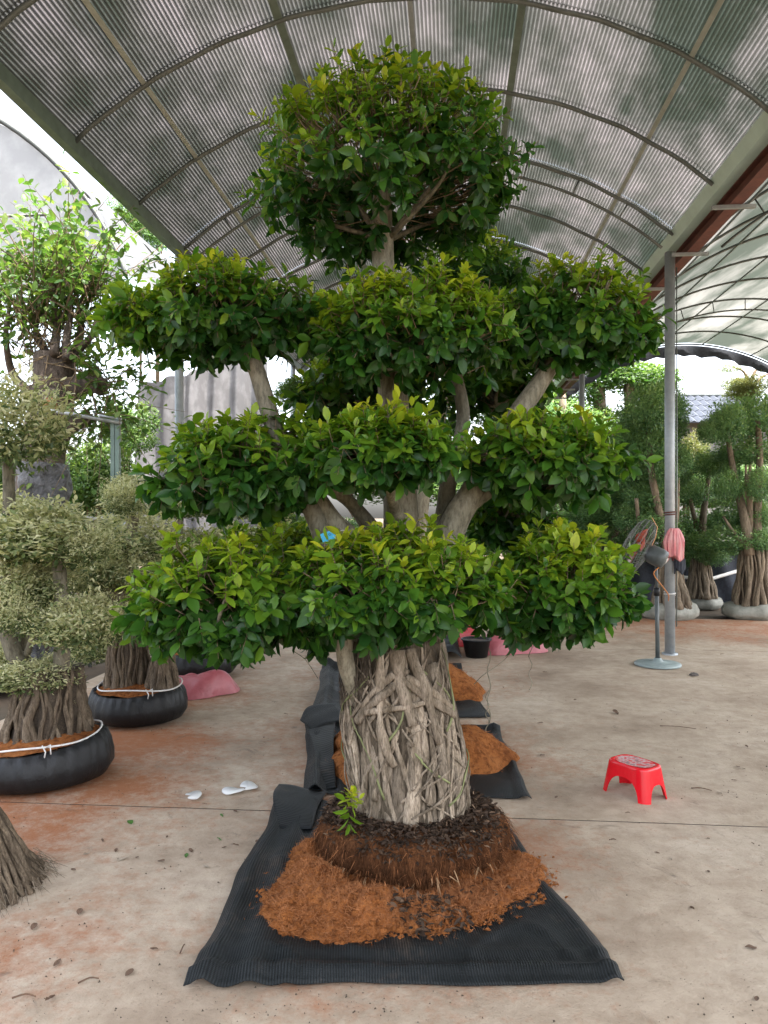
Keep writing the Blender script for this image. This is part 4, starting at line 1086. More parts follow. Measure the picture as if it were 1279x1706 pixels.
def strap(parent, cx, cy, rx, ry, z, tilt=0.0, m='white_strap'):
    pts = [(cx + rx * math.cos(a), cy + ry * math.sin(a), z * (1 + tilt * math.cos(a)) + .012 * math.sin(a * 3)) for a in np.linspace(0, 2 * math.pi, 48)]
    mb = MB(); mb.tube(pts, .0055, 6, False)
    a = -1.1; q = Vector((cx + rx * math.cos(a), cy + ry * math.sin(a), z * (1 + tilt * math.cos(a))))
    mb.tube([q + Vector((-.02, 0, .01)), q + Vector((.005, -.015, -.02)), q + Vector((.0, -.02, -.05))], .004, 5); mb.tube([q, q + Vector((.03, -.015, .02)), q + Vector((.035, -.02, -.03))], .004, 5)
    mb.build('white_tie', M[m], parent)
V1 = thing('potted_bonsai', 'cream variegated bonsai with tangled roots in the largest black grow bag', 'bonsai', Vector((-1.97, 4.42, 0)))
grow_bag(V1, -1.97, 4.40, .40, .36, .225, 1.0, .16)
flare('trunk', -1.95, 4.46, .20, .62, .25, .17, 'root_brown', V1, 3, 45, (.02, 0))
strap(V1, -1.97, 4.40, .338, .305, .240, .15)
limb('stem', L_((60, 1170, 4.45), (20, 1080, 4.4), (5, 1000, 4.4), (15, 850, 4.4), (12, 740, 4.4)), .055, .03, V1, 'bark')
limb('stem', L_((95, 1190, 4.45), (102, 1110, 4.42), (104, 1040, 4.4), (100, 960, 4.4), (95, 900, 4.4)), .05, .036, V1, 'bark')
limb('stem', L_((60, 1170, 4.5), (38, 1080, 4.5), (55, 1000, 4.5), (80, 930, 4.5)), .045, .025, V1, 'bark')
limb('stem', L_((45, 1090, 4.4), (60, 1050, 4.3), (80, 1030, 4.25)), .02, .012, V1, 'bark')
pads_px('varie', [(12, 722, 92, 80), (60, 890, 70, 50), (150, 915, 40, 35), (75, 905, 108, 55), (5, 900, 70, 55), (25, 985, 62, 50), (135, 1050, 66, 50), (95, 975, 45, 32), (60, 1130, 62, 34), (0, 1110, 40, 38), (20, 1030, 40, 40), (118, 1172, 12, 8)], 4.35, V1, .9, .18)
V2 = thing('potted_bonsai', 'twin-trunk variegated bonsai in black grow bag beside the pink sack', 'bonsai', Vector((-1.82, 5.68, 0)))
grow_bag(V2, -1.82, 5.68, .355, .33, .235, 2.0, 0)
flare('trunk', -1.90, 5.72, .20, .64, .18, .135, 'root_brown', V2, 5, 41, (-.01, 0))
flare('trunk', -1.64, 5.66, .20, .56, .145, .07, 'root_brown', V2, 6, 34, (.02, 0))
strap(V2, -1.80, 5.68, .30, .28, .262, 0)
limb('stem', L_((200, 1090, 5.72), (192, 1020, 5.7), (200, 960, 5.7), (215, 900, 5.7), (225, 860, 5.7)), .07, .03, V2, 'bark')
limb('stem', L_((215, 1085, 5.74), (165, 1020, 5.8), (160, 980, 5.8)), .03, .016, V2, 'bark')
limb('stem', L_((268, 1110, 5.66), (265, 1040, 5.66), (290, 960, 5.7)), .03, .018, V2, 'bark')
pads_px('varie', [(228, 905, 70, 48), (130, 930, 36, 40), (160, 950, 48, 50), (212, 960, 50, 36), (170, 1010, 40, 36), (150, 1085, 42, 30), (290, 950, 45, 35), (205, 838, 34, 30), (250, 1000, 34, 30), (90, 1010, 30, 26)], 5.7, V2, .9, .2)
V3 = thing('potted_bonsai', 'variegated bonsai in black bag behind the pink sack', 'bonsai', Vector((-1.85, 7.4, 0)))
grow_bag(V3, -1.80, 7.3, .40, .36, .24, 3.0, 0)
flare('trunk', -1.80, 7.35, .2, .7, .2, .12, 'root_brown', V3, 8, 38)
strap(V3, -1.80, 7.3, .33, .30, .26)
limb('stem', L_((330, 1050, 7.35), (320, 980, 7.35), (298, 905, 7.35), (300, 860, 7.3)), .06, .035, V3, 'bark')
limb('stem', L_((335, 1040, 7.35), (400, 960, 7.35), (437, 900, 7.35), (436, 868, 7.3)), .05, .035, V3, 'bark')
pads_px('varie', [(330, 915, 52, 30), (395, 905, 60, 28), (455, 900, 40, 26), (360, 945, 70, 30), (300, 935, 35, 28), (215, 820, 40, 24), (300, 850, 55, 22), (440, 855, 45, 22)], 7.4, V3, .9, .2)
V4 = thing('potted_bonsai', 'variegated bonsai half hidden at the shed edge behind the largest grow bag', 'bonsai', Vector((-3.5, 6.6, 0)))
grow_bag(V4, -3.45, 6.6, .36, .34, .24, 4.0, 0)
flare('trunk', -3.45, 6.6, .2, .6, .2, .12, 'root_brown', V4, 9, 34)
limb('stem', L_((-30, 1060, 6.6), (-40, 960, 6.6), (-20, 880, 6.6)), .06, .035, V4, 'bark')
pads_px('varie', [(-20, 860, 75, 40), (30, 960, 60, 40), (-30, 1010, 60, 40)], 6.6, V4, .9, .2)
# root flare of a bare trunk standing at the edge of the frame
V5 = thing('root_stump', 'brown fibrous root flare of a trunk set directly on the dusty floor', 'tree trunk', G(-30, 1480))
q = G(-30, 1478)
flare('trunk', q.x - .06, q.y, -.005, .50, .29, .05, 'root_brown', V5, 12, 84)
b = np.stack([q.x + .23 * np.cos(np.linspace(0, 6.28, 260)), q.y + .23 * np.sin(np.linspace(0, 6.28, 260)), np.full(260, .05)], 1); b += RNG.normal(size=b.shape) * .012
o = b - np.array([q.x, q.y, 0]); o[:, 2] = 0
fibres('root_fibre', b, o * 3 + np.array([0, 0, -.6]) + RNG.normal(size=b.shape) * .2, RNG.uniform(.04, .10, 260), .002, 'root_tan', V5)

# ------------------------------------------------------------------ old tree with cut limbs, wrapped trunk
YB = 7.6
old = thing('old_tree', 'old rough-barked tree with sawn limbs and grey film wrapped trunk', 'tree', P(65, 1060, YB))
def rough_limb(name, pts, r0, r1, m='rough_bark', n=26, seg=20, kn=.16, parent=None):
    return limb(name, pts, r0, r1, parent or old, m, seg, n, kn)
rough_limb('trunk', L_((62, 1115, YB), (64, 980, YB), (66, 860, YB), (72, 760, YB), (82, 690, YB), (88, 640, YB), (92, 590, YB)), .25, .185)
w = rough_limb('trunk_wrap', L_((62, 1110, YB), (64, 980, YB), (66, 880, YB), (70, 772, YB)), .275, .255, 'grey_wrap', 60, 48, .22)
rough_limb('sawn_limb', L_((90, 665, YB), (125, 645, YB - .05), (150, 638, YB - .1), (172, 645, YB - .15)), .115, .085)
rough_limb('sawn_limb', L_((80, 740, YB), (110, 715, YB), (135, 700, YB + .1), (150, 692, YB + .15)), .10, .06)
rough_limb('sawn_limb', L_((80, 690, YB), (62, 665, YB), (45, 650, YB)), .11, .08)
st = rough_limb('sawn_limb', L_((88, 665, YB), (86, 660, YB - .2), (84, 672, YB - .32)), .09, .075)
cc = P(84, 674, YB - .335); cv, cf = tube([cc, cc + Vector((0, -.006, -.002))], .07, 16); mobj('cut_face', cv, cf, M['cut_wood'], st)
for pts in (((100, 610), (130, 585), (155, 555), (165, 520)), ((112, 600), (112, 560), (118, 520), (112, 470)), ((85, 600), (68, 570), (60, 545), (75, 520)), ((120, 595), (135, 555), (134, 515), (150, 470)), ((45, 650), (20, 620), (10, 560), (18, 500)), ((90, 590), (95, 540), (88, 480), (95, 430))):
    limb('branch', [P(x, y, YB + random.uniform(-.2, .2)) for x, y in pts], .050, .016, old, 'rough_bark', 8, 14, .1)
# airy crown: long thin shoots with single leaves along them
rn = random.Random(21); tw = MB(); LP, LD, LU, LT = [], [], [], []
for k in range(300):
    sx, sy = rn.choice(((160, 540), (112, 500), (70, 530), (140, 500), (14, 540), (92, 470), (60, 590), (165, 640), (120, 600), (150, 695)))
    s = P(sx, sy, YB) + Vector((rn.uniform(-.2, .2), rn.uniform(-.3, .3), rn.uniform(-.1, .1)))
    e = s + Vector((rn.gauss(.0, .42), rn.gauss(0, .45), rn.uniform(.1, .95) if sy < 600 else rn.uniform(-.9, .35)))
    if e.x > -2.05: e.x = -2.05 - rn.uniform(0, .3)
    mid = s.lerp(e, .5) + Vector((rn.uniform(-.1, .1), rn.uniform(-.1, .1), .08))
    pl = spline([s, mid, e], 9); tw.tube(pl, lerp_list([.007, .0045, .002], 9), 4, False)
    for q in pl[2:]:
        for _ in range(2):
            if q.y < YB + .1 and abs(q.x - (92 - 640) / F * YB) < .33 and 1.5 + (860 - 725) / F * YB < q.z < 1.5 + (860 - 560) / F * YB: continue      # the bole itself is bare
            LP.append(tuple(q + Vector((rn.gauss(0, .03), rn.gauss(0, .03), rn.gauss(0, .03))))); LD.append((rn.gauss(0, 1), rn.gauss(0, 1), rn.gauss(-.35, .5))); LU.append((rn.gauss(0, .5), rn.gauss(0, .5), 1)); LT.append(min(1, max(0, rn.gauss(.5, .25))))
n = len(LP)
cr = tag(link('crown', leaf_mesh('crown', np.array(LP), np.array(LD), np.array(LU), RNG.uniform(.06, .12, n), RNG.uniform(.45, .65, n), np.array(LT)), M['leaf_bright'], old), kind='stuff')
tag(tw.build('twigs', M['twig'], cr), kind='stuff')

# shrubs and vines at the left edge of the shed
def shrub(name, label, px, py, hw, hh, Y, kind, cat='shrub', group=None, stems=True, ground=True):
    c = P(px, py, Y); rx = hw / F * Y; rz = hh / F * Y
    r = thing(name, label, cat, (c.x, c.y, 0), 0, group)
    for k in range(6):
        put_pad(kind, c + Vector((PR.uniform(-.55, .55) * rx, PR.uniform(-.3, .3) * rx, PR.uniform(-.5, .5) * rz)), (rx * PR.uniform(.45, .65), rx * PR.uniform(.45, .6), rz * PR.uniform(.4, .6)), r, 'crown')
    if ground:
        for k in range(3):
            MB().tube(spline([(c.x + PR.uniform(-.1, .1), c.y, -.03), (c.x + PR.uniform(-.15, .15), c.y, c.z * .5), (c.x + PR.uniform(-.4, .4) * rx, c.y, c.z)], 8), lerp_list([.04, .02], 8), 7).build('stem', M['twig'], r)
    return r
shrub('shrub', 'leafy bright green shrub behind the green post and rail', 165, 790, 75, 80, 9.2, 'bright')
shrub('shrub', 'dark green low shrub under the bright shrub by the wrapped trunk', 130, 850, 60, 45, 9.6, 'small')
shrub('shrub', 'bright green shrub between the green post and the white net sheet', 215, 720, 48, 55, 10.2, 'bright')
shrub('shrub', 'yellow-green shrub glimpsed under the left limb of the big ficus', 510, 650, 50, 30, 12, 'bright')
shrub('shrub', 'light green shrub between the cream bonsai and the big ficus stems', 475, 880, 45, 30, 10.5, 'bright')

for px, Y, hw, hh, lb in ((470, 11.5, 80, 40, 'dark low hedge bush seen under the left pads of the big ficus'), (600, 13.5, 90, 45, 'dark low hedge bush directly behind the ficus stems'), (740, 13.0, 90, 45, 'dark low hedge bush behind the right stems of the big ficus'), (860, 12.5, 80, 45, 'dark low hedge bush at the end of the black fence')):
    shrub('hedge_bush', lb, px, 905, hw, hh, Y, 'small')
# green steel post with rail, left of the shed
gp = thing('rail_frame', 'green steel post carrying a sloping pipe rail beside the old tree', 'rail', P(193, 1050, 7.4))
a = P(193, 700, 7.4)
gm = MB()
for dx in (-.022, .022): gm.box((a.x + dx - .019, a.y - .03, -.02), (a.x + dx + .019, a.y + .03, a.z + .02))
gm.build('post', M['green_post'], gp, False)
MB().tube(L_((45, 677, 7.0), (203, 705, 7.36)), .018, 10).build('rail', M['galv'], gp)
MB().tube(L_((166, 692, 7.30), (203, 699, 7.40)), .012, 8).build('rail_clamp', M['galv'], gp)
wr = thing('low_rail', 'short white pipe rail over the variegated foliage by the shed edge', 'rail', P(180, 1050, 7.8))
MB().tube(L_((140, 864, 7.8), (218, 862, 7.8)), .022, 10).build('rail', M['white_strap'], wr)
for x in (150, 190): q = P(x, 864, 7.8); MB().tube([(q.x, q.y, -.03), (q.x, q.y, q.z)], .018, 8).build('leg', M['galv'], wr)

# ------------------------------------------------------------------ white film greenhouse to the left
gh = thing('film_greenhouse', 'white plastic film greenhouse with dark hoop pipes beyond the shed edge', 'greenhouse', S(-9.5, 11.5))
def garc(a, v, dr=0):
    R = 4.6; return S(-9.0 + (R + dr) * math.sin(a), v, 3.4 + (R + dr) * math.cos(a))
for v in (10.8, 13.2, 15.6, 18.0):
    MB().tube([garc(-1.25 + 2.5 * k / 40, v) for k in range(41)], .035, 8).build('hoop', M['pipe_dark'], gh)
for i in range(3):
    v0, v1 = 10.8 + 2.4 * i, 13.2 + 2.4 * i
    V = [garc(-1.25 + 2.5 * k / 40, v0 + (v1 - v0) * j / 4, .045 + .02 * math.sin(k * 1.3 + j)) for j in range(5) for k in range(41)]
    mobj('film_panel', V, [(j * 41 + k, j * 41 + k + 1, (j + 1) * 41 + k + 1, (j + 1) * 41 + k) for j in range(4) for k in range(40)], M['white_film'], gh)
V, Fc = [], []
for k in range(41):
    p = garc(-1.25 + 2.5 * k / 40, 10.86, -.03); V += [p, Vector((p.x, p.y, 4.85 + .05 * math.sin(k)))]
for k in range(40): Fc.append((2 * k, 2 * k + 1, 2 * k + 3, 2 * k + 2))
mobj('end_film', V, Fc, M['white_film'], gh)
MB().tube([S(-13.4, 10.75, 5.9), S(-5.75, 10.75, 5.9)], .022, 8).build('tie_rod', M['pipe_dark'], gh)
for u in (-4.64, -13.36):
    for v in (10.8, 14.4, 18.0):
        q = S(u, v); MB().tube([(q.x, q.y, -.03), (q.x, q.y, 4.87)], .04, 10).build('post', M['galv'], gh)
gb = MB(); sbox(gb, -4.75, -4.45, 10.6, 18.2, 4.62, 4.92); gb.build('gutter', M['gutter'], gh, False)
# draped white net sheet
def drape(name, label, cat, c, matl, nu=40, nv=24, amp=.06, fr=26, sag=0.0, group=None, parent=None):
    V = []
    for j in range(nv + 1):
        for i in range(nu + 1):
            s, t = i / nu, j / nv
            p = c[0] * (1 - s) * (1 - t) + c[1] * s * (1 - t) + c[2] * s * t + c[3] * (1 - s) * t
            p = p + Vector((0, amp * math.sin(s * fr + 1.5 * math.sin(t * 3) + t * 4) + amp * .5 * nz(s * 4, t * 4), -sag * math.sin(math.pi * s) * t))
            V.append(p)
    o = mobj(name, V, [(j * (nu + 1) + i, j * (nu + 1) + i + 1, (j + 1) * (nu + 1) + i + 1, (j + 1) * (nu + 1) + i) for j in range(nv) for i in range(nu)], matl, parent)
    if label: tag(o, label, cat, group)
    return o
drape('net_sheet', 'draped pale grey net sheet behind the post left of the big ficus', 'net sheet', L_((215, 905, 13.0), (440, 925, 15.5), (445, 590, 15.5), (235, 640, 13.0)), M['net_sheet'], amp=.14, fr=34)
drape('net_sheet', 'white plastic sheet hung low behind the old tree', 'net sheet', L_((-60, 960, 12.5), (225, 930, 12.5), (225, 810, 12.5), (-60, 830, 12.5)), M['white_film'], amp=.08)

# ------------------------------------------------------------------ trimmed banyans in the yard on the right
def sack(parent, cx, cy, rx, ry, h, seed, m='pale_sack'):
    n = 48; V, Fc = [], []
    prof = [(.8, 0), (1.0, .25), (1.02, .55), (.92, .88), (.75, 1.0), (.4, 1.02)]
    for r, z in prof:
        for k in range(n):
            a = 2 * math.pi * k / n; q = r * (1 + .04 * math.sin(a * 4 + seed) + .03 * math.sin(a * 9 + seed * 3))
            V.append((cx + rx * q * math.cos(a), cy + ry * q * math.sin(a), z * h * (1 + .12 * math.sin(a * 3 + seed)) - .01))
    for i in range(len(prof) - 1):
        for k in range(n):
            k2 = (k + 1) % n; Fc.append((i * n + k, i * n + k2, (i + 1) * n + k2, (i + 1) * n + k))
    Fc.append(tuple((len(prof) - 1) * n + k for k in range(n)))
    return mobj('root_sack', V, Fc, M[m], parent)
def banyan(label, px, pbot, Y, fl, stems, pads, kind='small', sackpx=None, seed=1, m='root_tan', group='trimmed banyans in the yard'):
    q = P(px, 860, Y)
    r = thing('banyan_tree', label, 'tree', (q.x, Y, 0), 0, group)
    x, y0, y1, w0, w1 = fl      # flare: centre px, bottom py, top py, half widths px
    c = P(x, y0, Y); z0 = max(0, c.z); z1 = P(x, y1, Y).z
    flare('trunk', c.x, Y, z0, z1, w0 / F * Y, w1 / F * Y, m, r, seed, 34)
    if sackpx: sack(r, P(sackpx[0], 0, Y).x, Y, sackpx[1] / F * Y, sackpx[1] / F * Y * .8, sackpx[2] / F * Y, seed)
    for st in stems:
        limb('stem', [P(a_, b_, Y + PR.uniform(-.12, .12)) for a_, b_ in st[0]], st[1] / F * Y, st[2] / F * Y, r, 'root_tan' if m == 'root_tan' else 'bark', 9, 14)
    pads_px(kind, pads, Y, r, .85, .3)
    return r
banyan('dark banyan with crowns in tiers and stout fibrous trunk at the white sacks', 1255, 1030, 11.4, (1257, 1016, 915, 34, 22), [(((1250, 925), (1240, 860), (1225, 800), (1212, 720)), 9, 4), (((1262, 925), (1262, 850), (1266, 760), (1262, 700)), 8, 4), (((1245, 930), (1250, 860), (1246, 790)), 6, 4), (((1252, 920), (1225, 890), (1205, 860)), 4, 2)],
       [(1211, 711, 27, 30), (1185, 726, 19, 17), (1258, 703, 42, 34), (1249, 757, 46, 20), (1212, 815, 24, 22), (1272, 815, 24, 24), (1226, 858, 34, 22), (1216, 904, 42, 19), (1270, 905, 26, 18), (1262, 860, 22, 18)], sackpx=(1262, 58, 24), seed=31)
banyan('slim dark banyan with small round crowns behind the pink bag', 1168, 1012, 12.6, (1167, 996, 930, 26, 14), [(((1167, 935), (1172, 860), (1178, 820), (1182, 780)), 7, 3), (((1165, 935), (1160, 880), (1150, 830)), 5, 3)],
       [(1180, 778, 24, 20), (1151, 826, 28, 20), (1152, 880, 32, 24), (1158, 912, 30, 18), (1190, 930, 22, 14), (1150, 935, 22, 14), (1195, 875, 20, 18), (1130, 790, 20, 24)], sackpx=(1172, 31, 18), seed=32)
banyan('broad dark banyan behind the fan with a white root sack', 1118, 1030, 11.3, (1118, 1012, 925, 34, 14), [(((1115, 930), (1100, 860), (1085, 780), (1080, 700)), 8, 4), (((1112, 930), (1070, 890), (1060, 830)), 5, 3), (((1120, 930), (1128, 850), (1130, 760)), 5, 3)],
       [(1078, 690, 42, 34), (1108, 672, 28, 26), (1082, 745, 46, 30), (1052, 790, 32, 24), (1085, 832, 38, 26), (1062, 868, 34, 22), (1105, 790, 26, 24), (1130, 770, 22, 24), (1040, 730, 26, 24), (1095, 885, 34, 20)], sackpx=(1117, 44, 26), seed=33)
banyan('dark layered banyan with flat crowns in front of the black fence', 990, 1010, 12.4, (1000, 1005, 930, 22, 12), [(((1000, 940), (1000, 880), (995, 830)), 6, 3), (((1003, 940), (985, 890), (975, 860)), 4, 2), (((1004, 930), (1030, 880), (1065, 780)), 5, 3)],
       [(994, 826, 42, 15), (1022, 830, 24, 14), (980, 858, 38, 17), (1022, 863, 44, 17), (968, 886, 28, 13), (1005, 895, 48, 20), (1045, 800, 22, 15), (940, 915, 42, 20), (1040, 915, 40, 20)], seed=34)
banyan('pale-trunked banyan with bright lime crown high behind the dark trees', 1025, 1000, 20.5, (1020, 985, 860, 46, 34), [(((1005, 880), (1002, 760), (1000, 690), (998, 640)), 13, 10), (((1035, 880), (1045, 760), (1050, 690), (1048, 640)), 11, 9)],
       [(1055, 634, 58, 22), (1003, 632, 44, 20), (1078, 650, 34, 18), (1030, 622, 40, 16), (905, 660, 26, 22), (1095, 640, 30, 20), (960, 655, 36, 20), (1010, 720, 46, 26), (1060, 740, 40, 24), (925, 690, 36, 20), (985, 690, 30, 22), (1060, 700, 36, 20)], kind='bright', seed=35)
banyan('tan many-rooted banyan base rising behind the black fence', 950, 1000, 19.6, (955, 985, 740, 46, 40), [(((950, 780), (940, 700), (935, 650)), 10, 7)],
       [(930, 700, 45, 25), (975, 715, 40, 24), (905, 730, 40, 22), (890, 690, 30, 26)], seed=36)
shrub('shrub', 'feathery yellow-green shrub beyond the post with the pink bag', 1147, 760, 34, 52, 20, 'yellow')
shrub('shrub', 'lime green shrub low beyond the slim banyan', 1150, 825, 38, 34, 20.5, 'bright')
shrub('shrub', 'straw yellow feathery tree top beside the tiled roof', 1252, 655, 36, 30, 18, 'yellow')
shrub('shrub', 'grey-green shrub at the right of the tiled roof', 1290, 690, 40, 30, 17, 'small')
for i, (px, py, hw, hh, Y, kd, lb) in enumerate([
        (860, 720, 70, 60, 17, 'bright', 'bright green garden tree glimpsed between the upper right pads of the ficus'),
        (1235, 800, 80, 60, 19, 'tree', 'dark green garden tree behind the tiered banyan'),
        (1080, 800, 90, 70, 19, 'tree', 'dark green garden tree behind the broad banyan'),
        (940, 830, 90, 60, 20, 'tree', 'dark garden tree behind the tan banyan base'),
        (600, 800, 170, 60, 22, 'brighttree', 'bright garden tree hidden mostly behind the ficus stems'),
        (760, 800, 120, 60, 23, 'tree', 'dark garden tree hidden mostly behind the right ficus stems'),
        (400, 840, 120, 45, 20, 'brighttree', 'bright garden tree low behind the net sheet'),
        (225, 372, 52, 46, 17, 'brighttree', 'tall green tree showing between the greenhouse and the shed eave'),
        (262, 395, 30, 26, 17.5, 'tree', 'darker tree top tucked under the shed eave'),
        (60, 800, 130, 60, 15, 'brighttree', 'bright tree behind the old tree with the wrapped trunk')]):
    shrub('garden_tree', lb, px, py, hw, hh, Y, kd, 'tree')

# black net fence behind the yard
fence = thing('net_fence', 'low black net fence strung behind the trimmed banyans', 'fence', (5.0, 14.0, 0))
FX = [(2.35, 13.4), (3.9, 13.5), (5.4, 13.6), (7.0, 13.5), (9.0, 13.3)]
for i in range(len(FX) - 1):
    (x0, y0), (x1, y1) = FX[i], FX[i + 1]
    h0 = 1.42 if i == 0 else 1.02; h1 = 1.40 if i == 0 else 1.0
    drape('net_panel', None, None, [Vector((x0, y0, -.03)), Vector((x1, y1, -.03)), Vector((x1, y1, h1)), Vector((x0, y0, h0))], M['dark_cloth'], 30, 8, .05, 20, parent=fence)
for x, y in FX: MB().tube([(x, y + .06, -.05), (x, y + .06, 1.5)], .03, 8).build('post', M['galv'], fence)
MB().tube(L_((1125, 960, 13.2), (1180, 966, 13.2), (1240, 948, 13.2)), .03, 8).build('rail', M['white_strap'], fence)

# house with tiled roof
hs = thing('tiled_house', 'small house with blue-grey tiled roof beyond the yard', 'house', (10.6, 26, 0))
a0, a1 = P(1118, 700, 26), P(1260, 700, 26)
hb = MB(); hb.box((a0.x + .2, 26.2, -.03), (a1.x + .6, 30, a0.z)); hb.build('wall', M['house_wall'], hs, False)
zt, ze = P(0, 664, 26).z, P(0, 706, 26).z
V = [(a0.x - .3, 25.7, ze), (a1.x + 1, 25.7, ze), (a1.x + 1, 28.1, zt + .4), (a0.x - .3, 28.1, zt + .4), (a0.x - .3, 30.5, ze), (a1.x + 1, 30.5, ze)]
rf = mobj('roof', V, [(0, 1, 2, 3), (3, 2, 5, 4)], M['roof_tile'], hs, False)
MB().tube([(a0.x - .4, 28.1, zt + .52), (a0.x + 1, 28.1, zt + .44), (a1.x, 28.1, zt + .44), (a1.x + 1.1, 28.1, zt + .52)], .10, 8).build('ridge', M['grey_plastic'], rf)
tl = mesh('tile', [(-.13, 0, 0), (0, 0, .06), (.13, 0, 0), (-.13, 1, 0), (0, 1, .06), (.13, 1, 0), (-.13, 0, -.03), (.13, 0, -.03)], [(0, 1, 4, 3), (1, 2, 5, 4), (0, 6, 7, 2, 1)])
tl.materials.append(M['roof_tile'])
W = a1.x + 1 - (a0.x - .3); sl = math.atan2(zt + .4 - ze, 2.4); ln = math.hypot(2.4, zt + .4 - ze)
for i in range(int(W / .27)):
    for j in range(5):
        t = bpy.data.objects.new('tile', tl); COL.objects.link(t); t.parent = rf
        t.matrix_parent_inverse = wmat(rf).inverted()
        t.matrix_basis = Matrix.Translation((a0.x - .15 + .27 * i, 25.68 + 2.4 * j / 5, ze + .015 + (zt + .4 - ze) * j / 5)) @ Matrix.Rotation(sl - .03, 4, 'X') @ Matrix.Diagonal((1, ln / 5 * 1.12, 1, 1))
# bare tree by the house
bt = thing('bare_tree', 'thin bare tree against the white sky near the tiled roof', 'tree', P(1248, 900, 20))
limb('trunk', L_((1250, 960, 20), (1250, 760, 20), (1246, 665, 20), (1252, 630, 20)), .16, .05, bt, 'bark')
for pts in (((1246, 665), (1225, 650), (1205, 648)), ((1249, 640), (1230, 632), (1212, 640)), ((1250, 650), (1270, 628), (1290, 620)), ((1250, 645), (1240, 620), (1222, 612)), ((1252, 632), (1262, 615), (1285, 610))):
    limb('branch', [P(x, y, 20) for x, y in pts], .05, .012, bt, 'twig', 6, 8)
put_pad('yellow', P(1225, 640, 20), (.35, .3, .14), bt, 'crown'); put_pad('yellow', P(1215, 615, 20), (.3, .3, .1), bt, 'crown')

# ------------------------------------------------------------------ sibling tree directly behind the big ficus
f2 = thing('ficus_tree', 'second ficus standing directly behind the big one with finer dense crown', 'tree', (.18, 4.85, 0))
flare('trunk', .17, 4.85, .05, .95, .26, .17, 'root', f2, 41, 22)
limb('limb', [(.17, 4.85, .9), (.25, 4.9, 1.8), (.5, 5.0, 2.6), (.62, 5.0, 3.0)], .08, .04, f2)
limb('limb', [(.17, 4.85, .9), (.1, 4.9, 1.8), (.1, 5.0, 2.5)], .07, .03, f2)
for (px, py, hw, hh, ns) in ((788, 450, 88, 56, 260), (640, 700, 150, 60, 260), (840, 560, 90, 60, 160), (560, 560, 90, 60, 140)):
    c = P(px, py, 5.0); r = hw / F * 5
    d = pad_leaves(c, (r * .95, r * .8, hh / F * 5), ns, px * .1, L=.07, k=8, young_lit=.95, wr=.42, rough=.08)
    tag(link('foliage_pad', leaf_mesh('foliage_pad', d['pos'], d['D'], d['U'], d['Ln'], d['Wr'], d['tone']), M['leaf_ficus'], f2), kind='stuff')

# ------------------------------------------------------------------ red stool
SCN = Vector((1.357, 4.16, 0)); SROT = math.radians(124)
stool = thing('stool', 'small glossy red plastic stool with printed white oval seat', 'stool', SCN, SROT)
H = .172
def se(a, rx, ry, n=4.0):
    c, s = math.cos(a), math.sin(a); k = (abs(c) ** n + abs(s) ** n) ** (-1 / n); return Vector((rx * c * k, ry * s * k, 0))
def stool_r(z):      # half sizes at height z (splayed)
    f = 1 - z / H; return .128 + .030 * f, .088 + .026 * f
def arch_h(a):
    p = se(a, 1, .66)
    # which side are we on: long sides (|y| big) or short sides (|x| big)
    if abs(p.y) > .655 - 1e-3 or abs(p.y) * 1.0 > abs(p.x) * .66:
        q = abs(p.x) / .66; top = .105
    else:
        q = abs(p.y) / .36; top = .085
    if q >= 1: return 0.0
    return top * (1 - q ** 3.0) ** .5
NS = 288; ZS = .060
def shell(cols, z_of, rows=10, lip=0.0):
    V, Fc = [], []
    for a in cols:
        zb, ztp = z_of(a)
        for r in range(rows + 1):
            z = ztp + (zb - ztp) * r / rows
            rx, ry = stool_r(z); p = se(a, rx, ry)
            rib = .0016 * math.sin(a * 36); p = p * (1 + rib)
            V.append((p.x, p.y, z))
    n = rows + 1
    for i in range(len(cols) - 1):
        for r in range(rows): Fc.append((i * n + r, i * n + r + 1, (i + 1) * n + r + 1, (i + 1) * n + r))
    return V, Fc
cols = [2 * math.pi * k / NS for k in range(NS + 1)]
V, Fc = shell(cols, lambda a: (max(arch_h(a), ZS), H - .012))
ap = mobj('apron', V, Fc, M['red_plastic'], stool, True, False); _s = ap.modifiers.new('t', 'SOLIDIFY'); _s.thickness = .004; _s.use_rim = False
runs, cur = [], []
off = [k for k in range(NS) if arch_h(2 * math.pi * k / NS) >= ZS][0]
for k in range(off, off + NS + 1):
    a = 2 * math.pi * k / NS
    if arch_h(a) < ZS: cur.append(a)
    elif cur: runs.append(cur); cur = []
if cur: runs.append(cur)
for rcols in runs:
    V, Fc = shell(rcols, lambda a: (arch_h(a), ZS), 6)
    lg = mobj('leg', V, Fc, M['red_plastic'], stool, True, False); _s = lg.modifiers.new('t', 'SOLIDIFY'); _s.thickness = .004; _s.use_rim = False
V, Fc = [], []
prof = [(1.0, H - .012), (.985, H - .005), (.955, H - .001), (.93, H), (.86, H + .001), (.84, H - .002), (.45, H - .0025), (.0, H - .003)]
for f, z in prof:
    for k in range(96):
        a = 2 * math.pi * k / 96; rx, ry = stool_r(H - .012)
        p = se(a, rx * f, ry * f, 4.0 if f > .9 else 2.4); V.append((p.x, p.y, z))
for i in range(len(prof) - 1):
    for k in range(96):
        k2 = (k + 1) % 96; Fc.append((i * 96 + k, i * 96 + k2, (i + 1) * 96 + k2, (i + 1) * 96 + k))
seat = mobj('seat', V, Fc, M['red_plastic'], stool, True, False)
rx, ry = stool_r(H - .012)
V = [(0, 0, H + .0006)] + [tuple(se(2 * math.pi * k / 96, rx * .83, ry * .83, 2.4) + Vector((0, 0, H + .0004))) for k in range(96)]
pr = mobj('printed_oval', V, [(0, 1 + k, 1 + (k + 1) % 96) for k in range(96)], M['stool_print'], seat, False, True)
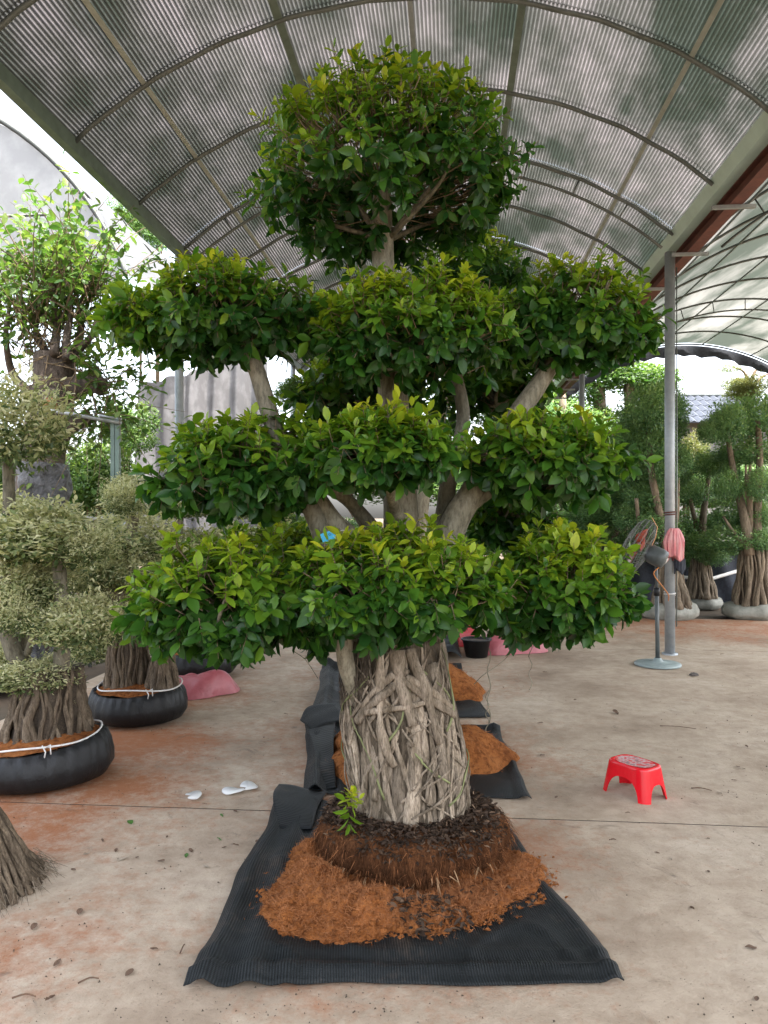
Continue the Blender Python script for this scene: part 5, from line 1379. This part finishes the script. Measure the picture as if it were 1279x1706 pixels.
pr.matrix_parent_inverse = Matrix.Identity(4)

# ------------------------------------------------------------------ stand fan
FB = G(1096, 1108); FB.z = 0
fan = thing('stand_fan', 'tall stand fan with wire cage and round grey base by the post', 'fan', FB)
prof = [(.225, .002), (.228, .012), (.22, .024), (.16, .034), (.05, .042), (.035, .07), (.03, .075)]
n = 56; V = [(r * math.cos(2 * math.pi * k / n), r * math.sin(2 * math.pi * k / n), z) for r, z in prof for k in range(n)]
Fc = [(i * n + k, i * n + (k + 1) % n, (i + 1) * n + (k + 1) % n, (i + 1) * n + k) for i in range(len(prof) - 1) for k in range(n)]
mobj('base', V, Fc, M['fan_base'], fan, True, False)
MB().tube([(0, 0, .03), (-.01, 0, .75)], .021, 12).build('pole', M['grey_plastic'], fan, True, False)
MB().tube([(-.01, 0, .72), (-.015, 0, 1.05)], .015, 12).build('pole_extension', M['grey_plastic'], fan, True, False)
MB().tube([(-.01, 0, .70), (-.01, 0, .78)], .03, 12).build('pole_collar', M['black_plastic'], fan, True, False)
fx = Vector((-.80, .42, .43)).normalized()     # blowing up and away to the left
hc = Vector((-.02, .0, 1.10)); mt = MB()
mt.tube([hc - fx * .11, hc - fx * .10, hc - fx * .05, hc + fx * .06, hc + fx * .10], [.05, .085, .098, .095, .05], 20)
mt.build('motor', M['grey_plastic'], fan, True, False)
MB().tube([hc - fx * .112, hc - fx * .118], .03, 14).build('motor_badge', M['white_strap'], fan, True, False)
e1 = fx.cross(Vector((0, 0, 1))).normalized(); e2 = e1.cross(fx)
CC = hc + fx * .20; CR = .30
def cage(sign, nm):
    mb = MB()
    for r, d in ((CR, 0), (CR * .97, .045), (CR * .8, .085), (CR * .5, .11), (CR * .22, .12)):
        mb.tube([CC + fx * d * sign + (e1 * math.cos(a) + e2 * math.sin(a)) * r for a in np.linspace(0, 2 * math.pi, 49)], .006 if r == CR else .003, 5, False)
    for k in range(48):
        a = 2 * math.pi * k / 48; u = e1 * math.cos(a) + e2 * math.sin(a)
        mb.tube([CC + fx * d * sign + u * r for r, d in ((CR, 0), (CR * .97, .045), (CR * .8, .085), (CR * .5, .11), (CR * .22, .12))], .0017, 4, False)
    return mb.build(nm, M['wire'], fan, True, False)
cage(1, 'front_cage'); cage(-1, 'rear_cage')
for k in range(3):
    V, Fc = [], []
    for i in range(9):
        r = .05 + .22 * i / 8; w = .15 + .75 * math.sin(math.pi * (i + 1.5) / 11)
        for j in range(5):
            a = 2 * math.pi * k / 3 + (j / 4 - .5) * w + .3 * i / 8
            V.append(CC + (e1 * math.cos(a) + e2 * math.sin(a)) * r + fx * (j / 4 - .5) * .06)
    Fc = [(i * 5 + j, i * 5 + j + 1, (i + 1) * 5 + j + 1, (i + 1) * 5 + j) for i in range(8) for j in range(4)]
    bl = mobj('blade', V, Fc, M['blade_red'], fan, True, False); bl.modifiers.new('t', 'SOLIDIFY').thickness = .003
mb = MB(); pts = [CC + fx * -.125 + e2 * .03, CC + fx * -.12 + e2 * .17, CC + fx * -.09 + e2 * .27, CC + fx * .0 + e2 * .335]
V = []
for p in pts: V += [p - e1 * .018, p + e1 * .018]
mb.add(V, [(0, 1, 3, 2), (2, 3, 5, 4), (4, 5, 7, 6)]); mb.build('orange_strip', M['orange_tape'], fan, True, False)
MB().tube(spline([hc - fx * .05 + Vector((0, 0, -.08)), Vector((-.05, -.03, .92)), Vector((.05, -.03, .78)), Vector((.12, .03, .70)), Vector((.20, .25, .62))], 16), .006, 6).build('cable', M['orange_tape'], fan, True, False)

# bag hanging on the post
def blob(name, cx, cy, cz, rx, ry, rz, m, label=None, cat=None, seed=1.0, amp=.22, flat=None, parent=None, fr=1.6, group=None, n=40, k=0):
    V, Fc = [], []
    for j in range(n // 2 + 1):
        th = math.pi * j / (n // 2)
        for i in range(n):
            ph = 2 * math.pi * i / n
            V.append((math.sin(th) * math.cos(ph), math.sin(th) * math.sin(ph), math.cos(th)))
    A = np.array(V)
    rr = 1 + amp * (1 - 2 * np.abs(sn(A, fr * 1.3, seed))) * .6 + amp * .5 * sn(A, fr * 3, seed + 2)
    A = A * rr[:, None] * np.array([rx, ry, rz]) + np.array([cx, cy, cz])
    if flat is not None: A[:, 2] = np.maximum(A[:, 2], flat)
    for j in range(n // 2):
        for i in range(n):
            i2 = (i + 1) % n; Fc.append((j * n + i, (j + 1) * n + i, (j + 1) * n + i2, j * n + i2))
    o = mobj(name, A, Fc, M[m], parent)
    if label: tag(o, label, cat, group)
    return o
pb = S(2.385, 8.6); fr_y = pb.y - .07
def pleat_bag(name, label, cat, px0, px1, py0, py1, Y, m, seed):
    V, Fc = [], []
    n, rows = 90, 18
    for j in range(rows + 1):
        t = j / rows; c = P((px0 + px1) / 2, py0 + (py1 - py0) * t, Y); hw = (px1 - px0) / 2 / F * Y * (.38 + .62 * min(1, t * 2.2) ** .7 - .10 * t)
        for k in range(n):
            a = 2 * math.pi * k / n; q = 1 + .09 * math.sin(a * 11 + seed + 2 * t) + .06 * math.sin(a * 17 - t) + .12 * nz(math.cos(a), math.sin(a), t * 2.5 + seed, 1.2)
            V.append((c.x + hw * q * math.cos(a), c.y + hw * .45 * q * math.sin(a), c.z + (.03 * math.sin(a * 3 + seed) + .012 * math.sin(a * 7)) * t))
    for j in range(rows):
        for k in range(n):
            k2 = (k + 1) % n; Fc.append((j * n + k, j * n + k2, (j + 1) * n + k2, (j + 1) * n + k))
    Fc.append(tuple(rows * n + k for k in range(n)))
    return tag(mobj(name, V, Fc, M[m]), label, cat)
pleat_bag('plastic_bag', 'pink striped plastic bag tied to the grey post', 'bag', 1107, 1140, 880, 930, fr_y - .05, 'pink_bag', 1)
pleat_bag('cloth_rag', 'dark rag hanging under the pink bag on the post', 'rag', 1122, 1142, 922, 952, fr_y - .01, 'dark_cloth', 2)
wire = MB(); wire.tube([(pb.x + .062, pb.y - .03, .3), (pb.x + .066, pb.y - .03, 1.6), (pb.x + .062, pb.y - .03, 4.2)], .006, 6); wire.build('cable', M['wire'], right_post)
MB().tube([(pb.x + .058 * math.cos(a), pb.y + .058 * math.sin(a), 1.50 + .004 * a) for a in np.linspace(0, 12.5, 60)], .008, 6).build('tie_wire', M['rust_beam'], right_post)
MB().tube([(pb.x + .058 * math.cos(a), pb.y + .058 * math.sin(a), .64 + .004 * a) for a in np.linspace(0, 9.5, 50)], .006, 6).build('tie_wire', M['white_strap'], right_post)

# sacks, bucket
def slumped(name, label, cat, c, rx, ry, h, m, seed, rot=0.0):
    n = 64; V, Fc = [], []
    for j in range(25):
        f = j / 24
        for k in range(n):
            a = 2 * math.pi * k / n
            q = f * (1 + .12 * math.cos(2 * (a - .4)) + .10 * math.sin(3 * a + seed))
            V.append((rx * q * math.cos(a), ry * q * math.sin(a), h * (1 - f ** 2.4) ** .75))
    A = np.array(V); A[:, 2] *= 1 + .30 * sn(A, 4.5, seed) + .10 * np.abs(sn(A, 14, seed + 1))
    A[:, 0] += .03 * sn(A, 9, seed + 4); A[:, 2] = np.maximum(A[:, 2], .002)
    R = np.array([[math.cos(rot), -math.sin(rot)], [math.sin(rot), math.cos(rot)]]); A[:, :2] = A[:, :2] @ R.T
    A += np.array([c.x, c.y, 0])
    for j in range(24):
        for k in range(n):
            k2 = (k + 1) % n; Fc.append((j * n + k, j * n + k2, (j + 1) * n + k2, (j + 1) * n + k) if j else (j * n + k, (j + 1) * n + k2, (j + 1) * n + k))
    return tag(mobj(name, A, Fc, M[m]), label, cat)
slumped('plastic_sack', 'crumpled empty pink plastic sack lying beside the grow bags', 'sack', G(335, 1155), .30, .22, .20, 'pink_sack', 1.0, .3)
slumped('plastic_sack', 'full pink woven sack lying on the floor beside the black bucket', 'sack', G(848, 1086), .36, .22, .26, 'pink_sack', 2.0, .1)
slumped('red_bag', 'bright red bag crumpled behind the black bucket', 'bag', G(775, 1075), .18, .14, .24, 'red_bag', 3.0, .0)
bk = thing('bucket', 'black plastic bucket holding dark soil on the floor', 'bucket', G(794, 1094))
prof = [(.0, .004), (.115, .004), (.15, .18), (.165, .182), (.165, .195), (.148, .195), (.142, .16)]
V = [(r * math.cos(2 * math.pi * k / 40), r * math.sin(2 * math.pi * k / 40), z) for r, z in prof for k in range(40)]
mobj('shell', V, [(i * 40 + k, i * 40 + (k + 1) % 40, (i + 1) * 40 + (k + 1) % 40, (i + 1) * 40 + k) for i in range(len(prof) - 1) for k in range(40)], M['black_plastic'], bk, True, False)
V = [(0, 0, .185)] + [(.145 * math.cos(2 * math.pi * k / 40), .145 * math.sin(2 * math.pi * k / 40), .168) for k in range(40)]
mobj('soil', V, [(0, 1 + k, 1 + (k + 1) % 40) for k in range(40)], M['root_dark'], bk, True, False)

# white broken shell pieces on the floor
def chip(label, px, py, rx, ry, rot, seed, cut):
    c = G(px, py); n = 26; V, Fc = [(c.x, c.y, .014)], []
    for k in range(n):
        a = 2 * math.pi * k / n; q = 1 + .06 * math.sin(a * 3 + seed)
        if cut and abs(a - cut) < .5: q *= .35
        x, y = rx * q * math.cos(a), ry * q * math.sin(a)
        V.append((c.x + x * math.cos(rot) - y * math.sin(rot), c.y + x * math.sin(rot) + y * math.cos(rot), .010 + .012 * abs(math.sin(a + seed))))
    o = mobj('plastic_chip', V, [(0, 1 + k, 1 + (k + 1) % n) for k in range(n)], M['eggshell'])
    o.modifiers.new('t', 'SOLIDIFY').thickness = .005
    tag(o, label, 'scrap')
chip('small white broken disc piece alone on the floor left of the mats', 322, 1329, .042, .055, .2, 1, 3.4)
chip('white pointed disc piece beside the notched white piece on the floor', 388, 1321, .060, .045, .1, 2, None)
chip('notched white disc piece with pointed piece beside it on the floor', 414, 1314, .048, .065, .3, 3, 3.6)

# blue tag on the ficus
tg = thing('plant_tag', 'blue plastic tag wired to a left stem of the big ficus', 'tag', P(548, 893, 3.0))
c = P(548, 893, 3.0)
mb = MB(); ang = .35
V = []
for dy in (0, .003):
    for x, z in ((-.030, -.018), (.022, -.018), (.034, -.006), (.034, .010), (.026, .018), (-.030, .018)):
        V.append((x * math.cos(ang) - z * math.sin(ang), dy, x * math.sin(ang) + z * math.cos(ang)))
mb.add(V, [(5, 4, 3, 2, 1, 0), (6, 7, 8, 9, 10, 11)] + [(i, (i + 1) % 6, 6 + (i + 1) % 6, 6 + i) for i in range(6)])
mb.build('plate', M['blue_tag'], tg, False, False)
mb = MB(); mb.tube([(.004 * math.cos(a) + .004, -.002, .004 * math.sin(a) + .006) for a in np.linspace(0, 6.28, 14)], .001, 5, False); mb.build('mark', M['dark_ink'], tg, False, False)
MB().tube([(.028, .001, .012), (.05, .02, .022), (.07, .12, .02)], .0015, 5).build('tie', M['white_strap'], tg, True, False)

# fine aerial roots hanging from the right pads
for i, (px, y0, y1, w) in enumerate(((815, 1080, 1205, .0028), (884, 1075, 1150, .002), (812, 1150, 1218, .002))):
    pts = [P(px + 3 * math.sin(k * 1.3 + i), y0 + (y1 - y0) * k / 12, 3.3) for k in range(13)]
    MB().tube(pts, w, 5).build('hanging_root', M['bark'], ficus)
MB().tube(spline(L_((858, 1075, 3.3), (840, 1100, 3.32), (805, 1125, 3.34), (790, 1140, 3.36)), 12), .0018, 5).build('hanging_root', M['bark'], ficus)
MB().tube(spline(L_((530, 1130, 3.3), (510, 1100, 3.26), (490, 1085, 3.24)), 12), .0018, 5).build('hanging_root', M['bark'], ficus)
# twine round the far mats

# ------------------------------------------------------------------ litter on the floor
def scrap_mesh(seed, L=1.0, w=.4):
    r = random.Random(seed); V, Fc = [], []
    for i in range(7):
        x = i / 6; ww = w * math.sin(math.pi * (.06 + .88 * x)) * .5; z = .10 * math.sin(x * 3 + seed) + .05
        V += [(x, -ww, z + r.uniform(0, .12)), (x, 0, z - .02), (x, ww, z + r.uniform(0, .12))]
    for i in range(6):
        for j in range(2): a = i * 3 + j; Fc.append((a, a + 3, a + 4, a + 1))
    return mesh('scrap', V, Fc)
SM = {}
for key, m in (('brown', 'dry_leaf'), ('pale', 'pale_dry_leaf'), ('green', 'green_scrap')):
    SM[key] = []
    for s in range(3):
        me = scrap_mesh(s + len(key), w=(.45, .3, .6)[s]); me.materials.append(M[m]); SM[key].append(me)
LR = random.Random(77)
LBL = {'brown': ('dry_leaf', 'small curled brown dry leaf lying on the dusty floor', 'leaf', 'brown dry leaves on the floor'),
       'pale': ('dry_leaf', 'small pale straw coloured dry leaf lying on the dusty floor', 'leaf', 'pale dry leaves on the floor'),
       'green': ('fallen_leaf', 'small fresh green leaf fallen on the dusty floor', 'leaf', 'fallen green leaves on the floor')}
def scrap(key, px, py, L, rot=None):
    c = G(px, py)
    nm, lb, ct, gr = LBL[key]
    o = bpy.data.objects.new(nm, LR.choice(SM[key])); COL.objects.link(o)
    o.matrix_basis = Matrix.Translation((c.x, c.y, .001)) @ Matrix.Rotation(LR.uniform(0, 6.28) if rot is None else rot, 4, 'Z') @ Matrix.Diagonal((L * .8, L * .8, L * LR.uniform(.3, .8), 1))
    tag(o, lb, ct, gr)
for px, py, L in ((172, 1403, .045), (193, 1420, .04), (227, 1431, .03), (275, 1435, .04), (390, 1350, .05), (398, 1408, .035), (320, 1420, .05), (135, 1515, .05), (90, 1610, .05), (92, 1658, .05), (222, 1615, .05), (280, 1393, .025), (370, 1413, .03), (118, 1448, .04),
                  (1030, 1190, .11), (1150, 1128, .05), (905, 1120, .05), (838, 1145, .06), (1232, 1280, .05), (1210, 1200, .04), (1042, 1355, .03), (1228, 1300, .04), (1252, 1404, .03), (1015, 1400, .04), (905, 1205, .05), (960, 1165, .05), (900, 1260, .05), (1130, 1262, .03), (1242, 1580, .05), (1150, 1510, .04), (1180, 1450, .035), (1090, 1420, .03), (1005, 1230, .04), (1246, 1245, .05), (925, 1330, .04), (250, 1580, .04), (60, 1540, .05), (430, 1400, .03), (345, 1340, .03), (480, 1190, .04), (440, 1230, .04), (1010, 1290, .05), (1200, 1090, .06), (1262, 1660, .04)):
    scrap('brown', px, py, L)
for px, py, L in ((150, 1420, .045), (195, 1434, .06), (1242, 1281, .055), (1195, 1320, .04), (1170, 1312, .03), (340, 1441, .05), (1178, 1395, .03), (60, 1480, .05), (1115, 1430, .03), (980, 1250, .04)):
    scrap('pale', px, py, L)
for px, py, L in ((369, 1401, .045), (215, 1368, .06), (310, 1429, .05), (372, 1361, .04)):
    scrap('green', px, py, L)
# twigs
TL = ('thin dry twig lying on the dusty floor', 'twig', 'dry twigs on the floor')
for (x0, y0, x1, y1) in ((1152, 1314, 1186, 1318), (1100, 1210, 1160, 1215), (20, 1665, 60, 1662), (130, 1640, 165, 1632), (300, 1590, 308, 1575), (430, 1465, 470, 1440)):
    a, b = G(x0, y0), G(x1, y1); m = a.lerp(b, .5) + Vector((0, .01, .004))
    tag(MB().tube(spline([a + Vector((0, 0, .004)), m + Vector((0, 0, .004)), b + Vector((0, 0, .004))], 6), lerp_list([.003, .002], 6), 5).build('twig', M['dry_leaf']), *TL)
tag(blob('stone', *(G(1156, 1125)), .04, .03, .025, 'stone', 'dark lump of soil on the floor beside the fan base', 'clod', 3, flat=.0), None)
# soil crumbs
n = 2600; a = RNG.uniform(size=(n, 2))
px = a[:, 0] * 1300 - 10; py = 1120 + 590 * a[:, 1] ** 1.0
Yc = CAMZ * F / (py - 860); Xc = (px - 640) / F * Yc
cl = np.array([nz(x, y, 0, 1.6, 3) for x, y in zip(Xc, Yc)]); kp = RNG.uniform(size=n) < np.clip(.25 + cl, 0.05, 1); Xc, Yc = Xc[kp], Yc[kp]; n = len(Xc)
tet = np.array([(1, 0, -.3), (-.5, .8, -.3), (-.5, -.8, -.3), (0, 0, .8)]); sz = RNG.uniform(.0015, .004, n) * RNG.uniform(.6, 1.5, n)
V = np.stack([Xc, Yc, np.full(n, .001)], 1)[:, None, :] + tet[None] * sz[:, None, None] * RNG.uniform(.6, 1.3, (n, 4, 1))
tr = (np.array([(0, 1, 3), (1, 2, 3), (2, 0, 3), (0, 2, 1)])[None] + (np.arange(n) * 4)[:, None, None]).reshape(-1, 3)
tag(link('soil_crumbs', fast_mesh('soil_crumbs', V.reshape(-1, 3), tr), M['root_dark'], smooth=False), 'loose brown soil crumbs scattered over the concrete floor', 'soil', kind='stuff')
